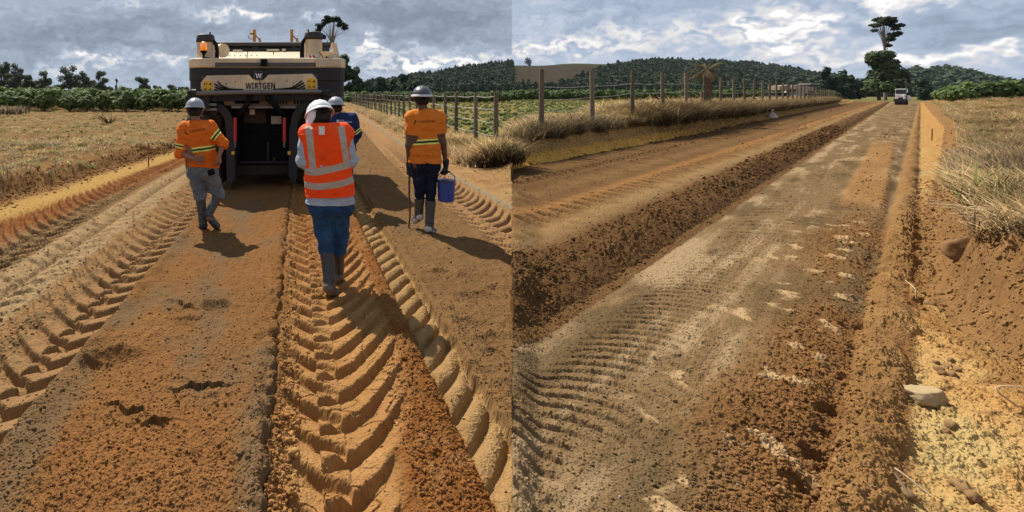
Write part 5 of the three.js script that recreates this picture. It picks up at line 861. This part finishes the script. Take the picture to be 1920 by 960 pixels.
// worker in blue by the wheel
made.push(person({
  label: 'person in navy blue shirt and grey helmet standing beside the machine', depth: 7.8, base: [638, 396], seed: 31, skin: [.17, .08, .05], face: [-.35, -.1, -1],
  joints: { head: [629, 202, -.02], shL: [621, 225], shR: [661, 222], elL: [612, 254, .0], elR: [670, 250, .02], wrL: [625, 268, -.22], wrR: [662, 270, -.14], hipL: [632, 290], hipR: [652, 290], knL: [630, 340, -.03], knR: [652, 340, .02], anL: [629, 386, .0], anR: [652, 388, .05], toeL: [627, 393, -.13], toeR: [655, 394, -.08] },
  handL: { dir: [.4, .1, -1], palm: [1, 0, 0], thumb: -1, curl: .5 }, handR: { dir: [-.3, -.6, -1], palm: [-1, 0, 0], thumb: 1, curl: .5 },
  sleeve: 1.7, hem: 282, shirtColour: '#1b2a52', bootTop: { L: 345, R: 345 }, tuck: [.2, .2], loose: .02, fit: .02,
  shirtDraw: (c) => { hivis(c, [[664, 250], [676, 241]], 6); c.fillStyle = '#c9d0da'; c.fillRect(630, 224, 5, 5); c.fillStyle = '#1b2a52'; c.fillRect(631, 225, 1.4, 1.4); c.fillRect(633.2, 227, 1.2, 1.2); c.fillStyle = '#c9d0da'; c.font = 'bold 3.2px sans-serif'; c.fillText('NOVA', 637, 226, 7); c.fillText('CONSTRUTORA', 637, 229.2, 21); },
  trouserMap: mottle('#10141c', 0, 13, ['#181e2a', '#0c0f16']), bootMat, helmetMat: helmetGrey, bandMat: black,
}));
for (const m of made) m.p.traverse((q) => { if (q.name === 'trousers') planarUV(q); });
{ // white neck cloth hanging from the helmet of the person in the vest; phone on the belt of the one with faded jeans
  const v = made[1], c = v.j.head, B = [bone(v.H(-.015, .03, -.02), .102, v.H(-.015, .0, .03), .098), bone(v.H(-.05, -.05, .0), .068, v.H(-.065, -.13, -.01), .042)];
  const inner = [bone(v.H(0, .03, -.03), .100, v.H(0, .02, .05), .092), bone(v.H(-.02, -.06, -.02), .075, v.H(-.02, -.16, -.03), .07)];
  mesh('neck_cloth', sdfMesh((x, y, z) => { const d = blend(B, .04)(x, y, z) + .005 * noise(x * 25, y * 20 + z * 22), q = blend(inner, .03)(x, y, z), lx = x - c[0], side = lx - .005 - .5 * (y - c[1] - .02); return Math.max(d, -q, side); }, ...bounds(B, .03), .006), std(.72, .66, .74, .9), v.p);
  const w = made[0], b = w.L([396, 323, .145]); mesh('belt_pouch', join([box(.085, .075, .04, 0, 0, 0, .015).rotateZ(.3), box(.05, .02, .05, .01, .02, .005, .008)]).translate(...b), black, w.p);
}
{ // bucket and stick
  const D = 6.36, k = D / FOCAL, x = (836.5 - PX) * k, y = EYE - (377 - PY) * k;
  const b = thing('bucket', 'blue plastic bucket with lid carried by its handle', 'bucket', [x, y, -D]);
  mesh('pail', new THREE.LatheGeometry([[0, .004], [.088, 0], [.094, .01], [.104, .235], [.110, .24], [.108, .252], [.098, .25], [.088, .015], [0, .012]].map((p) => new THREE.Vector2(...p)), 40), std(.02, .055, .26, .35), b);
  mesh('lid', new THREE.LatheGeometry([[0, .262], [.06, .262], [.07, .256], [.106, .256], [.112, .248], [.112, .238], [.109, .238], [.1085, .252], [0, .254]].map((p) => new THREE.Vector2(...p)), 40), std(.02, .03, .06, .4), b);
  mesh('handle', join([tube([[-.108, .235, 0], [-.095, .3, 0], [-.04, .345, 0], [.03, .345, 0], [.095, .3, 0], [.108, .235, 0]], .005, 30), cyl(.012, .012, .1, 0, 0, 0, 12).rotateZ(Math.PI / 2).translate(-.005, .349, 0)]), black, b);
  const a = at(768, 326, 6.44), e = at(766, 424, 6.55), hgt = ground(e[0], 6.55);
  const s = thing('walking_stick', 'thin brown stick held upright with its tip on the soil', 'stick', [e[0], hgt, -6.55]);
  mesh('rod', limb([[0, -.01, 0], [.012, .2, .03], [-.004, .42, .06], [a[0] - e[0], a[1] - hgt + .06, .11]], .011, .014, 8), std(.12, .08, .05, .85), s);
}
console.log('people', Date.now());

// ---------------------------------------------------------------- machines and small things further off
{ // white roller coming down the right road
  const d = 95, x = (1690 - PX) / FOCAL * d, t = -Math.atan2(x, d), y = ground(x, d);
  const m = thing('road_roller', 'white road roller with dark drum at the far end of the right road', 'roller', [x, y, -d], t);
  const wm = std(.88, .87, .84, .5);
  mesh('drum', cyl(.62, .62, 1.35, 0, 0, 0, 32).rotateZ(Math.PI / 2).translate(-.1, .62, .9), std(.03, .03, .04, .5), m);
  mesh('drum_frame', join([box(1.55, .3, .3, -.1, .95, 1.35, .04), box(.14, .35, 1.6, -.85, .8, .7), box(.14, .35, 1.6, .65, .8, .7)]), std(.05, .05, .06, .6), m);
  mesh('body', join([box(.30, .85, 1.8, -.52, 1.45, .75, .06), box(.30, .85, 1.8, .36, 1.45, .75, .06), box(.8, .45, 1.6, -.08, 1.62, .7, .05), box(1.2, .5, 1.5, -.05, 1.1, -1.6, .08)]), wm, m);
  mesh('cab', box(1.2, .95, 1.1, -.06, 2.25, -.5, .06), std(.02, .025, .03, .2), m);
  mesh('cab_roof', box(1.35, .12, 1.3, -.06, 2.78, -.5, .04), wm, m);
  for (const px of [-.66, .54]) mesh('cab_pillar', box(.09, 1.0, .09, px, 2.15, -.12), wm, m);
  mesh('mirror', box(.12, .4, .06, .72, 2.4, -.05), wm, m); mesh('lamp_cluster', box(.14, .14, .08, -.68, 2.62, -.05), wm, m);
  mesh('side_tank', slab([[0, 0], [.35, .15], [.38, .7], [.15, .95], [0, .9]], .8, .02).translate(.72, .75, -1), wm, m);
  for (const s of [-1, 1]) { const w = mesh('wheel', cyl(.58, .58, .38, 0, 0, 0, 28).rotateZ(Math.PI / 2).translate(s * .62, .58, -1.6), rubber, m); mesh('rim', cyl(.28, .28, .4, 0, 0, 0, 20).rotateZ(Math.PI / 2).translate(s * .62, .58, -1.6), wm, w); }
}
{ // pale machine parked in the field behind the fence
  const d = 84, k = d / FOCAL, x0 = (1448 - PX) * k, y0 = ground((1490 - PX) * k, d);
  const m = thing('parked_machine', 'long pale machine with dark cab parked in the field behind the fence', 'machine', [(1490 - PX) * k, y0, -d]);
  const P = (px, py) => [(px - 1490) * k, EYE - (py - PY) * k - y0], pale = std(.55, .50, .43, .6, { map: dust }), pink = std(.42, .30, .22, .7, { map: dust });
  mesh('body', slab([P(1474, 180), P(1484, 172), P(1486, 168), P(1474, 166), P(1475, 161), P(1500, 163), P(1511, 164), P(1513, 170), P(1500, 174), P(1496, 180), P(1486, 181)], 2.2, .05).translate(0, 0, -1.1), pale, m);
  mesh('hopper', slab([P(1452, 168), P(1452, 162), P(1471, 160), P(1471, 168)], 2.0, .05).translate(0, 0, -1), pink, m);
  mesh('undercarriage', join([box(1.9, 1.2, 2.1, P(1455, 176)[0], .9, 0, .2), box(3.4, .5, 1.6, P(1470, 180)[0], .7, 0, .1), box(2.6, .5, 1.6, P(1500, 180)[0], .7, 0, .1)]), black, m);
  mesh('cab', slab([P(1510, 172), P(1512, 159), P(1524, 158.5), P(1524, 173)], 1.8, .04).translate(0, 0, -.9), std(.03, .035, .04, .2), m);
  mesh('cab_roof', box(1.5, .12, 2.0, P(1517, 158)[0], P(0, 157.8)[1], 0, .03), pale, m);
  mesh('engine_cover', slab([P(1486, 163), P(1488, 160), P(1503, 160), P(1507, 164)], 1.8, .04).translate(0, 0, -.9), std(.05, .05, .055, .6), m);
  mesh('cab_step', slab([P(1511, 166), P(1513, 166), P(1519, 175), P(1523, 174), P(1523, 176), P(1516, 177)], 1.9, .02).translate(0, 0, -.9), pale, m);
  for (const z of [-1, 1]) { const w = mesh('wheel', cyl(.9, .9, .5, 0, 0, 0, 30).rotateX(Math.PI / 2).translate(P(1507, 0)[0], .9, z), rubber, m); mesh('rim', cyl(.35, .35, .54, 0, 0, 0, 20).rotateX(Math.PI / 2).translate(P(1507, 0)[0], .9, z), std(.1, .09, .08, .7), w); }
}
{ // shaggy palm by the fence
  const d = 29.5, k = d / FOCAL, x = (1326 - PX) * k, y = ground(x, d), H = EYE + (PY - 132) * k - y, r = rng(8), p = thing('palm_tree', 'shaggy dried palm standing among the fence posts', 'palm', [x, y, -d]);
  mesh('trunk', join([limb([[0, -.2, 0], [.03, H * .5, 0], [.0, H, 0]], .2, .13, 10), limb([[-.4, -.2, .1], [-.32, H * .3, .1], [-.3, H * .5, 0]], .13, .09, 8), ...Array.from({ length: 40 }, () => { const a = r() * 6.28, h = r() * H; return limb([[Math.cos(a) * .15, h, Math.sin(a) * .15], [Math.cos(a) * .24, h + .12, Math.sin(a) * .24], [Math.cos(a) * .2, h - .1, Math.sin(a) * .22]], .03, .01, 4); })]), std(.17, .10, .06, .95), p);
  const frond = (a, up, L, seed, cols) => { const q = rng(seed), pos = [], col = [], N = 26, pts = []; const c = cols[Math.floor(q() * cols.length)]; for (let i = 0; i <= N; i++) { const t = i / N; pts.push([Math.cos(a) * L * t, H + L * (up * t - .75 * t * t), Math.sin(a) * L * t]); } for (let i = 2; i < N; i++) for (const s of [-1, 1]) { const b = pts[i], w = L * .28 * Math.sin(Math.PI * i / N) * (.7 + .5 * q()), ex = b[0] - Math.sin(a) * w * s + Math.cos(a) * w * .5, ez = b[2] + Math.cos(a) * w * s + Math.sin(a) * w * .5, ey = b[1] - w * (.4 + .6 * q()), n = pts[i + 1]; pos.push(...b, n[0], n[1], n[2], ex, ey, ez); const g = .7 + .6 * q(); for (let e = 0; e < 3; e++) col.push(c[0] * g, c[1] * g, c[2] * g); } const g = new THREE.BufferGeometry(); g.setAttribute('position', new THREE.Float32BufferAttribute(pos, 3)); g.setAttribute('color', new THREE.Float32BufferAttribute(col, 3)); g.computeVertexNormals(); return g; };
  for (let i = 0; i < 16; i++) { const a = i * 2.4 + r(); mesh('frond', frond(a, i < 6 ? 1.3 : .1, i < 6 ? .7 : .75 + .3 * r(), 40 + i, i < 6 ? [[.09, .09, .035], [.13, .11, .05]] : [[.11, .08, .045], [.08, .06, .035], [.14, .10, .055]]), dryMat, p); }
  mesh('dry_vine', join(Array.from({ length: 9 }, (_, i) => limb([[-.3 - r() * .4, .2, .1], [-.9 - r() * .6, H * .5, r() - .5], [-.7 - r() * .5, H * (.85 + .3 * r()), r() - .5], [-.2 - .6 * r(), H * (.95 + .25 * r()), (r() - .5) * .6]], .014, .006, 4))), std(.2, .15, .1, .95), p);
}
{ // sack on the verge
  const [x, d] = [(1447 - PX) / FOCAL * 39.5, 39.5], g = new THREE.LatheGeometry([[0, 0], [.3, .0], [.33, .1], [.24, .3], [.1, .46], [.05, .55], [.1, .68], [0, .7]].map((p) => new THREE.Vector2(...p)), 20), p = g.attributes.position; for (let i = 0; i < p.count; i++) { const n = 1 + .35 * noise(p.getX(i) * 6, p.getY(i) * 5 + p.getZ(i) * 6); p.setX(i, p.getX(i) * n + .12 * (p.getY(i) > .4 ? (p.getY(i) - .4) : 0)); p.setZ(i, p.getZ(i) * n); } g.computeVertexNormals();
  tag(mesh('sack', g, std(.5, .42, .34, .85)), 'white tied sack lying on the verge below the fence', 'sack').position.set(x, ground(x, d) - .02, -d);
}
function stake(label, px, py, d, h, col) { const x = (px - PX) / FOCAL * d; tag(mesh('survey_stake', limb([[0, -.15, 0], [.01, h * .5, 0], [.005, h, .01]], .018, .016, 6), col), label, 'stake').position.set(x, ground(x, d), -d); }
stake('thin wooden stake upright beside the yellow strip and the bank', 278, 311, 12.6, .58, std(.3, .17, .09, .9));
stake('short rusty stake upright in the yellow soil beside the right bank', 1747, 258, 20.6, .46, std(.12, .035, .02, .9));
function ruggedRock(seed) { const g = mergeVertices((() => { const q = new THREE.IcosahedronGeometry(1, 12); q.deleteAttribute('normal'); q.deleteAttribute('uv'); return q; })(), 1e-4), p = g.attributes.position, v = new THREE.Vector3(), r = rng(seed), cuts = Array.from({ length: 9 }, () => [new THREE.Vector3(r() - .5, r() - .5, r() - .5).normalize(), .62 + .3 * r()]); for (let i = 0; i < p.count; i++) { v.fromBufferAttribute(p, i); let k = 1; for (const [n, c] of cuts) { const q = v.dot(n); if (q > .05) k = Math.min(k, c / q); } k *= 1 + .10 * fbm(v.x * 2 + seed, v.y * 2 + v.z * 1.6, 4) + .05 * (billow(v.x * 5 + v.y * 3, v.z * 5 + seed, 3) - .4); p.setXYZ(i, v.x * k, v.y * k, v.z * k); } g.computeVertexNormals(); return g; }
function rock(label, px, py, w, h, seed, col, name = 'rock', cat = 'rock', h0 = 0, group) { let [x, d] = onGround(px, py, h0); const g = name === 'earth_clod' ? lumpGeometry(seed, 2, .6, 1) : ruggedRock(seed); const o = tag(mesh(name, g, col), label, cat, group); o.scale.set(w, h, w * .75); o.rotation.y = seed; o.position.set(x, ground(x, d) + h * .2, -d); return o; }
const chalk = std(.34, .25, .14, .95, { bumpMap: soilBump, bumpScale: .01 }), earth = std(.22, .13, .06, .95);
rock('large pale flat-topped rock beside the little ridge', 1733, 752, .115, .07, 3, chalk);
rock('small rounded brown stone at the foot of the right bank', 1742, 562, .05, .035, 5, earth);
for (const [px, py, w] of [[1762, 690, .028], [1768, 702, .024], [1778, 685, .026], [1785, 699, .03], [1755, 676, .02], [1783, 673, .024], [1795, 692, .022], [1770, 715, .02], [1700, 938, .03], [1690, 925, .02], [1810, 920, .035], [1800, 905, .03], [1825, 935, .03], [1785, 800, .03], [1775, 808, .024]]) rock('rounded clod of brown earth lying on the yellow soil', px, py, w, w * .8, Math.round(w * 1000) + px % 7, earth, 'earth_clod', 'clod', 0, 'earth clods on the yellow soil');
{ // large earth lump in the right bank
  const o = rock('large bare earth lump in the face of the right bank', 1832, 515, .22, .19, 12, std(.20, .11, .05, .95, { bumpMap: soilBump, bumpScale: .03 }), 'earth_lump', 'lump', .15); o.position.y -= .19;
}
[[1800, 322, .26, .12], [1880, 330, .3, .07]].forEach(([px, py, w, h], i) => { const [x, d] = onGround(px, py, .42), g = lumpGeometry(20 + i, 2, .5, 1); const o = tag(mesh('crust_slab', g, std(.48, .36, .2, .95, { bumpMap: soilBump, bumpScale: .01 })), ['pale block of crusted soil standing up among the dry weeds', 'low pale ridge of crusted soil among the dry weeds'][i], 'soil'); o.scale.set(w, h, .12); o.position.set(x, ground(x, d) + h * .6, -d); });
{ // broken branch in the left field, dry twigs on the right bank
  const r = rng(4), d = 25.5, x = (204 - PX) / FOCAL * d, b = tag(mesh('broken_branch', join(Array.from({ length: 14 }, () => { const a = r() * 6.28, l = .3 + .5 * r(); return limb([[0, 0, 0], [Math.cos(a) * l * .4, .12 + .2 * r(), Math.sin(a) * l * .4], [Math.cos(a) * l - .2, .1 + .5 * r(), Math.sin(a) * l]], .03, .008, 5); })), std(.09, .06, .035, .95)), 'dark broken branch lying in the dry left field', 'branch'); b.position.set(x, ground(x, d), -d);
  [[1838, 455, 12, .35], [1895, 475, 8, .3], [1700, 560, 1, .16], [1862, 748, 1, .14], [1680, 935, 1, .10]].forEach(([px, py, n, L], i) => { const [tx, td] = onGround(px, py, i < 2 ? .35 : .02), y = ground(tx, td); const o = tag(mesh('dry_twigs', join(Array.from({ length: n }, () => { const a = r() * 6.28; return limb([[(r() - .5) * L, .015, (r() - .5) * L], [(r() - .5) * L * .6, .05 + .05 * r(), (r() - .5) * L * .6], [Math.cos(a) * L, .03 + .1 * r(), Math.sin(a) * L]], .006, .003, 5); })), std(.48, .36, .22, .9)), ['pale dry twigs heaped on the edge of the right bank', 'pale dry twigs strewn over the weeds on the right bank', 'single dry stalk lying on the little ridge', 'straight dry stalk on the orange soil', 'short dry stalk on the yellow soil below the rock'][i], 'twigs'); o.position.set(tx, y, -td); });
}
scene.fog = new THREE.FogExp2(0xc9d6e6, 0.00004);
renderer.render(scene, camera);
